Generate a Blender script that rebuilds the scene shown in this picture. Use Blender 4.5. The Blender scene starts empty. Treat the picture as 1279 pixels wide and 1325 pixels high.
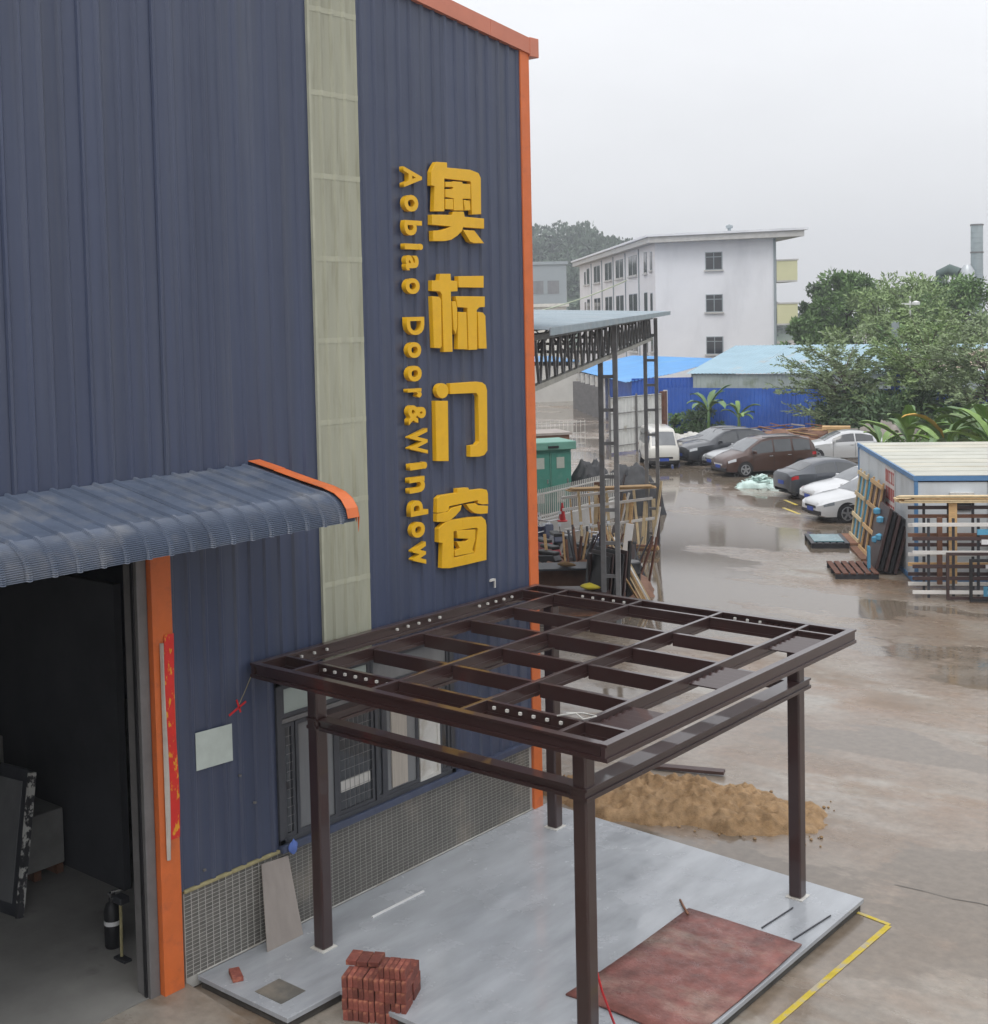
import bpy, bmesh, math, random
import numpy as np
from mathutils import Vector, Matrix, noise as mnoise
R = math.radians
rng = random.Random(7)
scene = bpy.context.scene
C = scene.collection

# ------------------------------------------------------------------ camera
cd = bpy.data.cameras.new('camera'); cam = bpy.data.objects.new('camera', cd); C.objects.link(cam)
YAW, PIT, ROL = -0.6941, -0.0523, -0.0213
fw = Vector((math.sin(YAW)*math.cos(PIT), math.cos(YAW)*math.cos(PIT), math.sin(PIT)))
rt = Vector((math.cos(YAW), -math.sin(YAW), 0)); up = rt.cross(fw)
r2 = math.cos(ROL)*rt + math.sin(ROL)*up; u2 = -math.sin(ROL)*rt + math.cos(ROL)*up
cam.matrix_world = Matrix(((r2.x, u2.x, -fw.x, 11.3964), (r2.y, u2.y, -fw.y, -15.0261), (r2.z, u2.z, -fw.z, 7.2), (0, 0, 0, 1)))
cd.sensor_fit = 'HORIZONTAL'; cd.sensor_width = 36
cd.lens = 1693.43*36/1279
cd.shift_x = (639.5-624.91)/1279; cd.shift_y = (501.87-662.5)/1279
cd.clip_start = 0.1; cd.clip_end = 3000
scene.camera = cam

# ------------------------------------------------------------------ overcast sky
SUN_EL, SUN_AZ = R(58), R(150)
w = bpy.data.worlds.new('World'); scene.world = w; w.use_nodes = True
nt = w.node_tree; N = nt.nodes; L = nt.links
for n in list(N): N.remove(n)
out = N.new('ShaderNodeOutputWorld'); bg = N.new('ShaderNodeBackground'); bg.inputs['Strength'].default_value = 0.1
sky = N.new('ShaderNodeTexSky'); sky.sky_type = 'NISHITA'; sky.sun_disc = False
sky.sun_elevation = SUN_EL; sky.sun_rotation = SUN_AZ; sky.dust_density = 4.0
tc = N.new('ShaderNodeTexCoord'); sep = N.new('ShaderNodeSeparateXYZ'); L.new(tc.outputs['Generated'], sep.inputs[0])
# cloud deck: standard overcast brightness (1 + 2 sin h)/3 of the zenith, with soft cloud noise
mx = N.new('ShaderNodeMath'); mx.operation = 'MAXIMUM'; mx.inputs[1].default_value = 0; L.new(sep.outputs['Z'], mx.inputs[0])
ma = N.new('ShaderNodeMath'); ma.operation = 'MULTIPLY_ADD'; ma.inputs[1].default_value = 0.74; ma.inputs[2].default_value = 0.56; L.new(mx.outputs[0], ma.inputs[0])
nz = N.new('ShaderNodeTexNoise'); nz.inputs['Scale'].default_value = 1.6; nz.inputs['Detail'].default_value = 5
mp = N.new('ShaderNodeMapping'); mp.inputs['Scale'].default_value = (1, 1, 3.5); L.new(tc.outputs['Generated'], mp.inputs[0]); L.new(mp.outputs[0], nz.inputs['Vector'])
mr = N.new('ShaderNodeMapRange'); mr.inputs[1].default_value = .3; mr.inputs[2].default_value = .7; mr.inputs[3].default_value = .93; mr.inputs[4].default_value = 1.07; L.new(nz.outputs['Fac'], mr.inputs[0])
mm = N.new('ShaderNodeMath'); mm.operation = 'MULTIPLY'; L.new(ma.outputs[0], mm.inputs[0]); L.new(mr.outputs[0], mm.inputs[1])
cl = N.new('ShaderNodeVectorMath'); cl.operation = 'SCALE'; cl.inputs[0].default_value = (10.6, 10.7, 11.0); L.new(mm.outputs[0], cl.inputs['Scale'])
mix = N.new('ShaderNodeMix'); mix.data_type = 'RGBA'; mix.inputs['Factor'].default_value = 0.93
L.new(sky.outputs[0], mix.inputs['A']); L.new(cl.outputs[0], mix.inputs['B'])
L.new(mix.outputs['Result'], bg.inputs['Color']); L.new(bg.outputs[0], out.inputs[0])

sd = bpy.data.lights.new('sun', 'SUN'); so = bpy.data.objects.new('sun', sd); C.objects.link(so)
sd.energy = 0.7; sd.angle = R(25); sd.color = (1, .97, .92)
sdir = Vector((math.sin(SUN_AZ)*math.cos(SUN_EL), math.cos(SUN_AZ)*math.cos(SUN_EL), math.sin(SUN_EL)))
so.rotation_euler = sdir.to_track_quat('Z', 'Y').to_euler(); so.location = (20, -30, 60)
vs = scene.view_settings; vs.view_transform = 'Standard'; vs.look = 'None'; vs.exposure = 0.42; vs.gamma = 1.0

# ------------------------------------------------------------------ mesh helpers
class MB:
    def __init__(s): s.v = []; s.f = []
    def add(s, vs, fs):
        o = len(s.v); s.v += [tuple(q) for q in vs]; s.f += [tuple(i+o for i in q) for q in fs]; return s
    def box(s, x0, x1, y0, y1, z0, z1, M=None):
        vs = [(x0,y0,z0),(x1,y0,z0),(x1,y1,z0),(x0,y1,z0),(x0,y0,z1),(x1,y0,z1),(x1,y1,z1),(x0,y1,z1)]
        if M is not None: vs = [M @ Vector(q) for q in vs]
        return s.add(vs, [(0,3,2,1),(4,5,6,7),(0,1,5,4),(1,2,6,5),(2,3,7,6),(3,0,4,7)])
    def bar(s, p, q, wd, ht, upv=(0,0,1)):
        p = Vector(p); q = Vector(q); d = (q-p); ln = d.length; d.normalize()
        u = Vector(upv)
        if abs(d.dot(u)) > .98: u = Vector((1,0,0))
        a = d.cross(u).normalized(); b = a.cross(d)
        M = Matrix((( d.x,a.x,b.x,p.x),(d.y,a.y,b.y,p.y),(d.z,a.z,b.z,p.z),(0,0,0,1)))
        return s.box(0, ln, -wd/2, wd/2, -ht/2, ht/2, M)
    def tube(s, pts, rad, n=8, cap=True):
        pts = [Vector(q) for q in pts]; k = len(pts)
        if not hasattr(rad, '__len__'): rad = [rad]*k
        o = len(s.v); ref = Vector((.13,.31,.94)).normalized()
        for i, q in enumerate(pts):
            d = (pts[min(i+1,k-1)]-pts[max(i-1,0)]).normalized()
            a = d.cross(ref)
            if a.length < .1: a = d.cross(Vector((1,0,0)))
            a.normalize(); b = d.cross(a)
            for j in range(n):
                t = 2*math.pi*j/n; s.v.append(tuple(q+(a*math.cos(t)+b*math.sin(t))*rad[i]))
        for i in range(k-1):
            for j in range(n):
                s.f.append((o+i*n+j, o+i*n+(j+1)%n, o+(i+1)*n+(j+1)%n, o+(i+1)*n+j))
        if cap: s.f.append(tuple(o+j for j in range(n))[::-1]); s.f.append(tuple(o+(k-1)*n+j for j in range(n)))
        return s
    def prism(s, poly, fn, d0, d1):
        """poly of (a,b); fn(a,b,d) -> xyz"""
        n = len(poly); vs = [fn(a,b,d0) for a,b in poly]+[fn(a,b,d1) for a,b in poly]
        return s.add(vs, [tuple(range(n))[::-1], tuple(range(n,2*n))]+[(i,(i+1)%n,n+(i+1)%n,n+i) for i in range(n)])
    def grid(s, fn, nu, nv):
        o = len(s.v)
        for i in range(nu+1):
            for j in range(nv+1): s.v.append(tuple(fn(i/nu, j/nv)))
        for i in range(nu):
            for j in range(nv):
                a = o+i*(nv+1)+j; s.f.append((a, a+nv+1, a+nv+2, a+1))
        return s
    def lathe(s, prof, n=16, at=(0,0,0)):
        o = len(s.v)
        for r_, z in prof:
            for j in range(n):
                t = 2*math.pi*j/n; s.v.append((at[0]+r_*math.cos(t), at[1]+r_*math.sin(t), at[2]+z))
        for i in range(len(prof)-1):
            for j in range(n): s.f.append((o+i*n+j, o+i*n+(j+1)%n, o+(i+1)*n+(j+1)%n, o+(i+1)*n+j))
        s.f.append(tuple(o+j for j in range(n))[::-1]); s.f.append(tuple(o+(len(prof)-1)*n+j for j in range(n)))
        return s
    def build(s, name, mat, parent=None, smooth=False, bevel=0, world=False, fix=True, solid=0):
        v = s.v
        if world and parent is not None:
            rp = parent
            while rp.parent: rp = rp.parent
            iM = (Matrix.Translation(rp.location) @ rp.rotation_euler.to_matrix().to_4x4()).inverted()
            v = [iM @ Vector(q) for q in v]
        me = bpy.data.meshes.new(name); me.from_pydata([tuple(q) for q in v], [], s.f)
        if fix:
            bm = bmesh.new(); bm.from_mesh(me); bmesh.ops.recalc_face_normals(bm, faces=bm.faces); bm.to_mesh(me); bm.free()
        me.materials.append(M_[mat] if isinstance(mat, str) else mat)
        if smooth is not False:
            me.polygons.foreach_set('use_smooth', [True]*len(me.polygons))
            if smooth is not True: me.set_sharp_from_angle(angle=R(smooth))
        o = bpy.data.objects.new(name, me); C.objects.link(o)
        if parent is not None: o.parent = parent
        if bevel:
            m = o.modifiers.new('bevel', 'BEVEL'); m.width = bevel; m.segments = 2; m.limit_method = 'ANGLE'; m.angle_limit = R(40)
        if solid:
            m = o.modifiers.new('solid', 'SOLIDIFY'); m.thickness = solid
        return o

def tag(o, label=None, cat=None, group=None, kind=None):
    if label: o['label'] = label
    if cat: o['category'] = cat
    if group: o['group'] = group
    if kind: o['kind'] = kind
    return o
def thing(name, label, cat, loc=(0,0,0), rz=0, group=None):
    o = bpy.data.objects.new(name, None); C.objects.link(o); o.empty_display_size = .2
    o.location = loc; o.rotation_euler = (0, 0, rz)
    return tag(o, label, cat, group)
def copy_obj(o, parent=None):
    c = o.copy(); C.objects.link(c); c.parent = parent
    for ch in [q for q in bpy.data.objects if q.parent == o]: copy_obj(ch, c)
    return c
def inst(src, parent, loc, rot=None, name=None):
    """a copy of a mesh object sharing its mesh"""
    c = src.copy(); C.objects.link(c); c.parent = parent; c.location = loc
    if rot is not None: c.rotation_euler = rot
    return c
def Rz(a, loc=(0,0,0)): return Matrix.Translation(loc) @ Matrix.Rotation(a, 4, 'Z')

# ------------------------------------------------------------------ materials
M_ = {}
def mat(name, col, rough=.6, metal=0., var=.12, scale=2., bump=0., bscale=40., spec=.5, rnd=0., stretch=None, col2=None, c2lo=.55, c2hi=.7, c2scale=1.3, rvar=0., alpha=None, trans=0., coat=0., c2stretch=None):
    m = bpy.data.materials.new(name); m.use_nodes = True; nt = m.node_tree; N = nt.nodes; L = nt.links
    b = N['Principled BSDF']; b.inputs['Roughness'].default_value = rough; b.inputs['Metallic'].default_value = metal
    b.inputs['Specular IOR Level'].default_value = spec; b.inputs['Coat Weight'].default_value = coat
    if trans: b.inputs['Transmission Weight'].default_value = trans
    tc = N.new('ShaderNodeTexCoord'); vec = tc.outputs['Object']
    def mapped(st):
        if not st: return vec
        mp = N.new('ShaderNodeMapping'); mp.inputs['Scale'].default_value = st; L.new(vec, mp.inputs[0]); return mp.outputs[0]
    def nzn(sc, det=6, st=None):
        n = N.new('ShaderNodeTexNoise'); n.inputs['Scale'].default_value = sc; n.inputs['Detail'].default_value = det; n.inputs['Roughness'].default_value = .62
        L.new(mapped(st), n.inputs['Vector']); return n.outputs['Fac']
    def rng_(src, a, b_, c, d):
        r = N.new('ShaderNodeMapRange'); r.inputs[1].default_value = a; r.inputs[2].default_value = b_; r.inputs[3].default_value = c; r.inputs[4].default_value = d; L.new(src, r.inputs[0]); return r.outputs[0]
    rgb = N.new('ShaderNodeRGB'); rgb.outputs[0].default_value = (*col, 1); cur = rgb.outputs[0]
    if col2 is not None:
        mk = rng_(nzn(c2scale, 8, c2stretch), c2lo, c2hi, 0, 1)
        mi = N.new('ShaderNodeMix'); mi.data_type = 'RGBA'; mi.inputs['B'].default_value = (*col2, 1); L.new(mk, mi.inputs['Factor']); L.new(cur, mi.inputs['A']); cur = mi.outputs['Result']
    f = rng_(nzn(scale, 7, stretch), .3, .7, 1-var, 1+var)
    if rnd:
        oi = N.new('ShaderNodeObjectInfo'); rr = rng_(oi.outputs['Random'], 0, 1, 1-rnd, 1+rnd)
        mu = N.new('ShaderNodeMath'); mu.operation = 'MULTIPLY'; L.new(f, mu.inputs[0]); L.new(rr, mu.inputs[1]); f = mu.outputs[0]
    sc = N.new('ShaderNodeVectorMath'); sc.operation = 'SCALE'; L.new(cur, sc.inputs[0]); L.new(f, sc.inputs['Scale']); L.new(sc.outputs[0], b.inputs['Base Color'])
    if rvar:
        L.new(rng_(nzn(scale*1.7, 5), .35, .65, max(.02, rough-rvar), min(1, rough+rvar)), b.inputs['Roughness'])
    if bump:
        bp = N.new('ShaderNodeBump'); bp.inputs['Strength'].default_value = bump; bp.inputs['Distance'].default_value = .02
        L.new(nzn(bscale, 6), bp.inputs['Height']); L.new(bp.outputs[0], b.inputs['Normal'])
    M_[name] = m
    return m

mat('wall_blue', (.052,.066,.116), .38, 0, .16, 1.6, stretch=(1,3,.10), rvar=.08, col2=(.068,.080,.118), c2lo=.48, c2hi=.72, c2scale=1.1, c2stretch=(1,5,.12))
mat('canopy_blue', (.085,.108,.155), .38, .0, .14, 2.5, rvar=.1, col2=(.17,.18,.2), c2lo=.5, c2hi=.75, c2scale=2.2)
mat('orange', (.62,.145,.035), .45, 0, .10, 3, col2=(.45,.11,.04), c2lo=.55, c2hi=.75, c2scale=5, rvar=.1)
mat('orange_faded', (.55,.19,.12), .5, 0, .08, 2)
mat('fibre', (.36,.365,.285), .55, 0, .12, 1.5, stretch=(1,1,.15), col2=(.26,.26,.19), c2lo=.5, c2hi=.72, c2scale=3, c2stretch=(1,3,.25))
mat('fibre_seam', (.40,.405,.315), .55, 0, .1, 4)
mat('yellow', (.74,.42,.010), .38, 0, .06, 4, rvar=.08, col2=(.66,.35,.010), c2lo=.55, c2hi=.75, c2scale=3)
mat('grout', (.42,.41,.38), .85, 0, .15, 8)
mat('tile', (.125,.12,.108), .45, 0, .18, 3, rnd=.16, rvar=.1, col2=(.25,.22,.18), c2lo=.55, c2hi=.72, c2scale=1.2)
mat('foam', (.34,.30,.16), .9, 0, .25, 9, bump=.5)
mat('grey_metal', (.17,.165,.165), .5, .2, .15, 4)
mat('steel_dark', (.045,.047,.055), .5, .3, .2, 4)
mat('frame_dark', (.05,.053,.062), .4, .1, .15, 4)
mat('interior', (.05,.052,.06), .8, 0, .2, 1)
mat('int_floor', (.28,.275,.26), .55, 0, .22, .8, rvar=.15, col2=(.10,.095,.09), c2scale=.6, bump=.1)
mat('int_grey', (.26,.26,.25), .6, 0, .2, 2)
mat('glass', (.03,.034,.04), .06, 0, .05, 1, spec=.75)
mat('glass_screen_sheen', (.13,.14,.15), .07, 0, .15, 2, spec=.8); mat('glass_car', (.05,.055,.06), .07, 0, .2, 2, spec=.8)  # windscreen base lightened to stand in for reflected sky and pale interior
mat('glass_grey', (.17,.175,.18), .18, 0, .22, 1.1, spec=.6, stretch=(1,2,.4))
mat('curtain', (.42,.38,.33), .85, 0, .15, 6, stretch=(1,6,.3))
mat('white', (.72,.72,.72), .5, 0, .07, 3)
mat('white_dirty', (.56,.55,.52), .6, 0, .16, 3, col2=(.38,.34,.28), c2scale=2)
mat('paper', (.50,.56,.52), .7, 0, .08, 7)
mat('red_banner', (.66,.028,.02), .5, 0, .1, 5, col2=(.75,.33,.02), c2lo=.56, c2hi=.6, c2scale=9, c2stretch=(1,1.6,.7))
mat('banner_back', (.50,.46,.41), .7, 0, .15, 6)
mat('pergola', (.036,.017,.016), .3, 0, .08, 2, spec=.5, coat=.55)
mat('slab', (.31,.328,.355), .19, 0, .17, 1.2, rvar=.16, col2=(.38,.40,.425), c2lo=.3, c2hi=.75, c2scale=.25, stretch=(2.6,.7,1), c2stretch=(1.5,.6,1))
mat('slab_edge', (.06,.056,.05), .8, 0, .3, 5)
mat('brick', (.215,.062,.045), .85, 0, .28, 14, rnd=.35, bump=.6, bscale=60, col2=(.33,.13,.075), c2lo=.5, c2hi=.68, c2scale=7)
mat('sand', (.33,.215,.115), .95, 0, .28, 7, bump=.8, bscale=45, col2=(.25,.155,.075), c2lo=.42, c2hi=.62, c2scale=2.2)
mat('plate', (.20,.075,.062), .45, 0, .38, 4, rvar=.2, col2=(.29,.20,.16), c2lo=.50, c2hi=.72, c2scale=1.0, bump=.35, bscale=25, c2stretch=(1,2.2,1))
mat('plate_edge', (.10,.06,.05), .8)
mat('board', (.31,.275,.25), .75, 0, .14, 4, stretch=(1,1,.3))
mat('red', (.55,.02,.025), .5); mat('blue_cloth', (.12,.2,.55), .85, bump=.4)
mat('black', (.012,.012,.014), .5); mat('rubber', (.018,.018,.02), .75, bump=.2)
mat('wood', (.50,.32,.15), .75, 0, .22, 5, rnd=.22, stretch=(1,6,6), bump=.2)
mat('wood_pale', (.60,.47,.28), .75, 0, .2, 5, rnd=.2, bump=.2)
mat('wood_red', (.20,.095,.055), .8, 0, .25, 5, rnd=.3, bump=.3)
mat('brown_frame', (.055,.03,.028), .45, 0, .15, 4, rnd=.2)
mat('white_frame', (.68,.66,.63), .5, 0, .08, 4, rnd=.08)
mat('blue_foam', (.10,.34,.52), .8, 0, .1, 5); mat('teal_glass', (.10,.22,.25), .15, 0, .2, 3)
mat('cabinet', (.055,.22,.17), .5, 0, .14, 2, col2=(.10,.25,.2), c2scale=3); mat('cabinet_lid', (.13,.30,.24), .5, 0, .12, 3); mat('vent', (.40,.43,.38), .6)
mat('shed_steel', (.20,.20,.205), .55, .2, .22, 3, rnd=.12, col2=(.16,.12,.09), c2lo=.6, c2hi=.8, c2scale=4)
mat('shed_chord', (.33,.325,.29), .6, 0, .2, 3)
mat('shed_roof', (.27,.33,.37), .45, .1, .12, 1, rvar=.1, col2=(.28,.31,.33), c2scale=.7)
mat('roof_blue', (.085,.29,.60), .45, 0, .12, .5, col2=(.13,.33,.58), c2scale=.3)
mat('roof_pale', (.27,.41,.49), .5, 0, .12, .4, col2=(.40,.30,.22), c2lo=.54, c2hi=.64, c2scale=.2, c2stretch=(1,.4,1))
mat('fence_blue', (.022,.095,.42), .45, 0, .14, .6, rvar=.1, col2=(.03,.12,.48), c2scale=.4)
mat('pale_sheet', (.36,.41,.38), .6, 0, .15, .6, col2=(.2,.24,.17), c2lo=.55, c2hi=.72, c2scale=.7)
mat('gate_white', (.62,.63,.61), .6, 0, .12, 1.2, col2=(.38,.36,.30), c2scale=1.5); mat('rust', (.13,.055,.035), .85, 0, .3, 5)
mat('wb_wall', (.74,.75,.78), .7, 0, .05, .25, col2=(.58,.59,.62), c2lo=.5, c2hi=.8, c2scale=.3, c2stretch=(1,1,.25))
mat('wb_front', (.70,.68,.68), .7, 0, .06, .3); mat('wb_trim', (.50,.49,.47), .7); mat('wb_balc', (.62,.61,.38), .7, 0, .06, .5)
mat('far_grey', (.28,.32,.34), .8, 0, .08, .1); mat('far_white', (.62,.61,.56), .8)
mat('cont_white', (.60,.64,.67), .45, 0, .08, 1, rvar=.08, col2=(.48,.50,.50), c2lo=.52, c2hi=.75, c2scale=.9, c2stretch=(1,1,.3))
mat('cont_blue', (.09,.22,.42), .45, 0, .12, 2); mat('cont_roof', (.46,.46,.40), .6, 0, .14, .7, col2=(.50,.46,.36), c2lo=.5, c2hi=.7, c2scale=.6, c2stretch=(.3,2,1))
mat('sign_red', (.42,.07,.06), .6, 0, .15, 8); mat('sign_pale', (.66,.60,.58), .6)
mat('bark', (.09,.07,.05), .9, 0, .3, 6, bump=.6, bscale=20)
mat('chimney', (.36,.42,.44), .4, .5, .1, .6); mat('duct_dark', (.07,.11,.10), .6); mat('duct', (.45,.48,.50), .4, .4)
mat('cable', (.45,.5,.35), .6); mat('glass_heap', (.50,.64,.60), .25, 0, .2, 3, rvar=.15)
mat('tarp', (.035,.036,.04), .6, 0, .3, 3, bump=.4, bscale=6); mat('yellow_bag', (.75,.62,.05), .6)
mat('mud_brown', (.22,.12,.08), .8, 0, .2, 2); mat('line_yellow', (.55,.42,.035), .75, 0, .25, 5, col2=(.34,.30,.22), c2lo=.48, c2hi=.60, c2scale=5)
mat('dirty_white_wall', (.48,.47,.45), .8, 0, .18, 1.2, col2=(.33,.31,.28), c2scale=1)
mat('old_wall', (.52,.51,.48), .8, 0, .12, .6); mat('chrome', (.55,.55,.56), .2, .9); mat('rim', (.42,.43,.45), .3, .7)
mat('plate_blue', (.02,.06,.32), .5); mat('lamp_grey', (.22,.24,.26), .12, spec=.8); mat('lamp_clear', (.62,.65,.68), .12, 0, spec=.8); mat('lamp_red', (.42,.015,.02), .2)
def leafmat(name, col, tr=.25, rough=.55, rnd=.0):
    m = mat(name, col, rough, 0, .38, .9, rnd=rnd); b = m.node_tree.nodes['Principled BSDF']
    b.inputs['Subsurface Weight'].default_value = 0; return m
leafmat('leaf_mid', (.12,.21,.065)); leafmat('leaf_dark', (.07,.125,.05)); leafmat('leaf_olive', (.22,.31,.12)); leafmat('leaf_dull', (.20,.265,.13))
leafmat('leaf_hill', (.05,.085,.045)); leafmat('banana', (.16,.27,.055), rough=.4); leafmat('banana_dark', (.09,.17,.05), rough=.4); leafmat('banana_dry', (.50,.30,.05))
def paint(name, col, metal=.0):
    return mat(name, col, .28, metal, .04, 1, coat=.6)
paint('paint_white', (.56,.57,.58)); paint('paint_silver', (.42,.43,.44), .5); paint('paint_light', (.52,.53,.54), .1); paint('paint_black', (.018,.019,.023)); paint('paint_grey', (.055,.062,.075), .3); paint('paint_brown', (.060,.026,.018), .1); paint('paint_van', (.52,.51,.47)); paint('paint_suv', (.03,.034,.042), .2)
# ------------------------------------------------------------------ ground
def ground_material():
    m = bpy.data.materials.new('wet_yard'); m.use_nodes = True; nt = m.node_tree; N = nt.nodes; L = nt.links; b = N['Principled BSDF']
    geo = N.new('ShaderNodeNewGeometry'); pos = geo.outputs['Position']
    def nz(sc, det=7, st=(1,1,1), rot=0, ro=.6):
        mp = N.new('ShaderNodeMapping'); mp.inputs['Scale'].default_value = st; mp.inputs['Rotation'].default_value = (0,0,rot); L.new(pos, mp.inputs[0])
        n = N.new('ShaderNodeTexNoise'); n.inputs['Scale'].default_value = sc; n.inputs['Detail'].default_value = det; n.inputs['Roughness'].default_value = ro
        L.new(mp.outputs[0], n.inputs['Vector']); return n.outputs['Fac']
    def mr(s, a, b_, c, d, smooth=True):
        r = N.new('ShaderNodeMapRange'); r.inputs[1].default_value = a; r.inputs[2].default_value = b_; r.inputs[3].default_value = c; r.inputs[4].default_value = d
        if smooth: r.interpolation_type = 'SMOOTHSTEP'
        if isinstance(s, float): r.inputs[0].default_value = s
        else: L.new(s, r.inputs[0])
        return r.outputs[0]
    def mixc(f, A, B):
        mi = N.new('ShaderNodeMix'); mi.data_type = 'RGBA'; L.new(f, mi.inputs['Factor'])
        for k, v in (('A', A), ('B', B)):
            if isinstance(v, tuple): mi.inputs[k].default_value = (*v, 1)
            else: L.new(v, mi.inputs[k])
        return mi.outputs['Result']
    def mth(op, a, b_):
        q = N.new('ShaderNodeMath'); q.operation = op
        for i, v in enumerate((a, b_)):
            if isinstance(v, (int, float)): q.inputs[i].default_value = v
            else: L.new(v, q.inputs[i])
        return q.outputs[0]
    sp = N.new('ShaderNodeSeparateXYZ'); L.new(pos, sp.inputs[0])
    # concrete -> muddy film -> brown silt, in patches of their own
    conc = mixc(mr(nz(.35), .38, .62, 0, 1), (.35,.325,.285), (.265,.24,.205))
    conc = mixc(mr(nz(.55, 8, (1,1.7,1), -.69), .47, .60, 0, .8), conc, (.205,.152,.105))
    yard = mr(sp.outputs['Y'], -5., 1., .25, 1)                       # the lower, silted part of the yard
    silt = mth('MULTIPLY', mr(nz(.2, 8, (1,1.6,1), -.69), .47, .57, 0, .9), yard)
    col = mixc(silt, conc, (.215,.14,.088))
    col = mixc(mth('MULTIPLY', mr(nz(.33, 9, (1,1.8,1), -.69), .53, .61, 0, .75), yard), col, (.175,.118,.076))
    far = mr(sp.outputs['Y'], 8., 16., 0, 1)
    # standing water
    pw = nz(.12, 8, (1.0,1.9,1), -.69, .6)
    th = mth('MULTIPLY_ADD', far, -.06); th.node.inputs[2].default_value = .53
    d = mth('SUBTRACT', pw, th)
    nearfade = mth('MULTIPLY', mr(sp.outputs['Y'], -5., 1., 0, 1), mr(sp.outputs['Y'], 120., 180., 1, 0))
    pud = mth('MULTIPLY', mr(d, -.008, .016, 0, 1), nearfade)
    damp = mth('MULTIPLY', mr(d, -.16, .0, 0, 1), nearfade)
    col = mixc(damp, col, mixc(mr(nz(.4), .4, .6, 0, 1), (.20,.15,.11), (.24,.20,.16)))
    col = mixc(pud, col, (.16,.13,.10))
    fine = mr(nz(7., 8), .3, .7, .82, 1.15, False); 
    sc = N.new('ShaderNodeVectorMath'); sc.operation = 'SCALE'; L.new(col, sc.inputs[0]); L.new(fine, sc.inputs['Scale']); L.new(sc.outputs[0], b.inputs['Base Color'])
    ro = mr(nz(.33, 9, (1,1.8,1), -.69), .42, .60, .14, .42)
    ro = mth('ADD', mth('MULTIPLY', ro, mth('SUBTRACT', 1., damp)), mth('MULTIPLY', damp, mr(nz(.5, 8, (1,1.8,1), -.69), .40, .60, .10, .28)))
    ro = mth('ADD', mth('MULTIPLY', ro, mth('SUBTRACT', 1., pud)), mth('MULTIPLY', pud, .055))
    L.new(ro, b.inputs['Roughness'])
    b.inputs['Specular IOR Level'].default_value = .5
    bp = N.new('ShaderNodeBump'); bp.inputs['Distance'].default_value = .02; L.new(mth('SUBTRACT', .45, mth('MULTIPLY', pud, .40)), bp.inputs['Strength']); L.new(nz(5., 8), bp.inputs['Height']); L.new(bp.outputs[0], b.inputs['Normal'])
    return m
M_['ground'] = ground_material()
g = MB(); g.grid(lambda u, v: (-700+1400*u, -300+1300*v, 0), 28, 26)
tag(g.build('ground', 'ground'), kind='structure')
# low apron in front of the workshop door and the workshop floor behind it
a = MB(); a.grid(lambda u, v: (1.05-1.1*u, -18+11.45*v, .012+.088*min(1, u*1.0)), 6, 10)
tag(a.build('door_apron', 'ground'), kind='structure')
f = MB(); f.box(-24, -.06, -22, -.5, .02, .104)
tag(f.build('workshop_floor', 'int_floor'), kind='structure')
p = MB(); p.bar((-.75,-8.55,.109), (-1.5,-8.05,.109), .09, .004)
tag(p.build('floor_marking', 'line_yellow'), kind='structure')
# long joints in the concrete
rj = random.Random(3)
for (x0,y0,x1,y1,wj) in ((5.0,.55,14.,1.35,.012),(1.2,-6.6,1.7,-9.4,.03)):
    k = 26; pts = [(x0+(x1-x0)*i/k+rj.uniform(-.03,.03), y0+(y1-y0)*i/k+rj.uniform(-.03,.03)) for i in range(k+1)]; mj = MB()
    for i in range(k):
        a_, b_ = Vector((*pts[i],0)), Vector((*pts[i+1],0)); n_ = (b_-a_).cross(Vector((0,0,1))).normalized()*wj*rj.uniform(.25,.6)
        mj.add([(*(a_-n_).xy,.0045),(*(b_-n_).xy,.0045),(*(b_+n_).xy,.0045),(*(a_+n_).xy,.0045)],[(0,1,2,3)])
    tag(mj.build('ground_crack','slab_edge'), kind='structure')
# painted yellow bay line and corner
y = MB(); y.bar((4.75,-.42,.006), (5.37,-.53,.006), .055, .004); tag(y.build('bay_line', 'line_yellow'), kind='structure')
y = MB(); y.bar((5.37,-.56,.0062), (5.28,-4.6,.0062), .07, .004); tag(y.build('bay_line', 'line_yellow'), kind='structure')

# ------------------------------------------------------------------ workshop building
bld = thing('workshop_building', 'tall dark blue corrugated metal workshop with orange edges and open doorway', 'building', (0,-6,0))
EY = -.25; ROOF0 = 11.02; SL = .145
def rooftop(yv): return ROOF0 + SL*(EY-yv) if yv > -12 else ROOF0 + SL*(EY+12) + SL*(yv+12)
PITCH = .22
def corr_line(ya, yb, h=.027, pitch=PITCH, rw=(.075,.052,.022)):
    """(y, x) points of a ribbed sheet between ya > yb, phase fixed on the wall"""
    pts = [(ya, 0)]; k = math.floor((EY-ya)/pitch)-1
    while True:
        b0 = EY-pitch*k
        if b0-pitch < yb-pitch: break
        for dy, x in ((pitch-rw[0],0),(pitch-rw[1],h),(pitch-rw[2],h),(pitch,0)):
            yy = b0-dy
            if yb+1e-4 < yy < ya-1e-4: pts.append((yy, x))
        k += 1
    pts.append((yb, 0)); return pts
def wall_sheet(ya, yb, z0, z1=None, name='wall_sheet', mt='wall_blue', h=.027, x0=0., parent=None, pitch=PITCH):
    m = MB(); P = corr_line(ya, yb, h, pitch); n = len(P)
    for yy, x in P:
        m.v.append((x0+x, yy, z0)); m.v.append((x0+x, yy, (rooftop(yy)-.02) if z1 is None else z1))
    m.f = [(2*i, 2*i+2, 2*i+3, 2*i+1) for i in range(n-1)]
    return m.build(name, mt, parent or bld, world=True)
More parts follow.
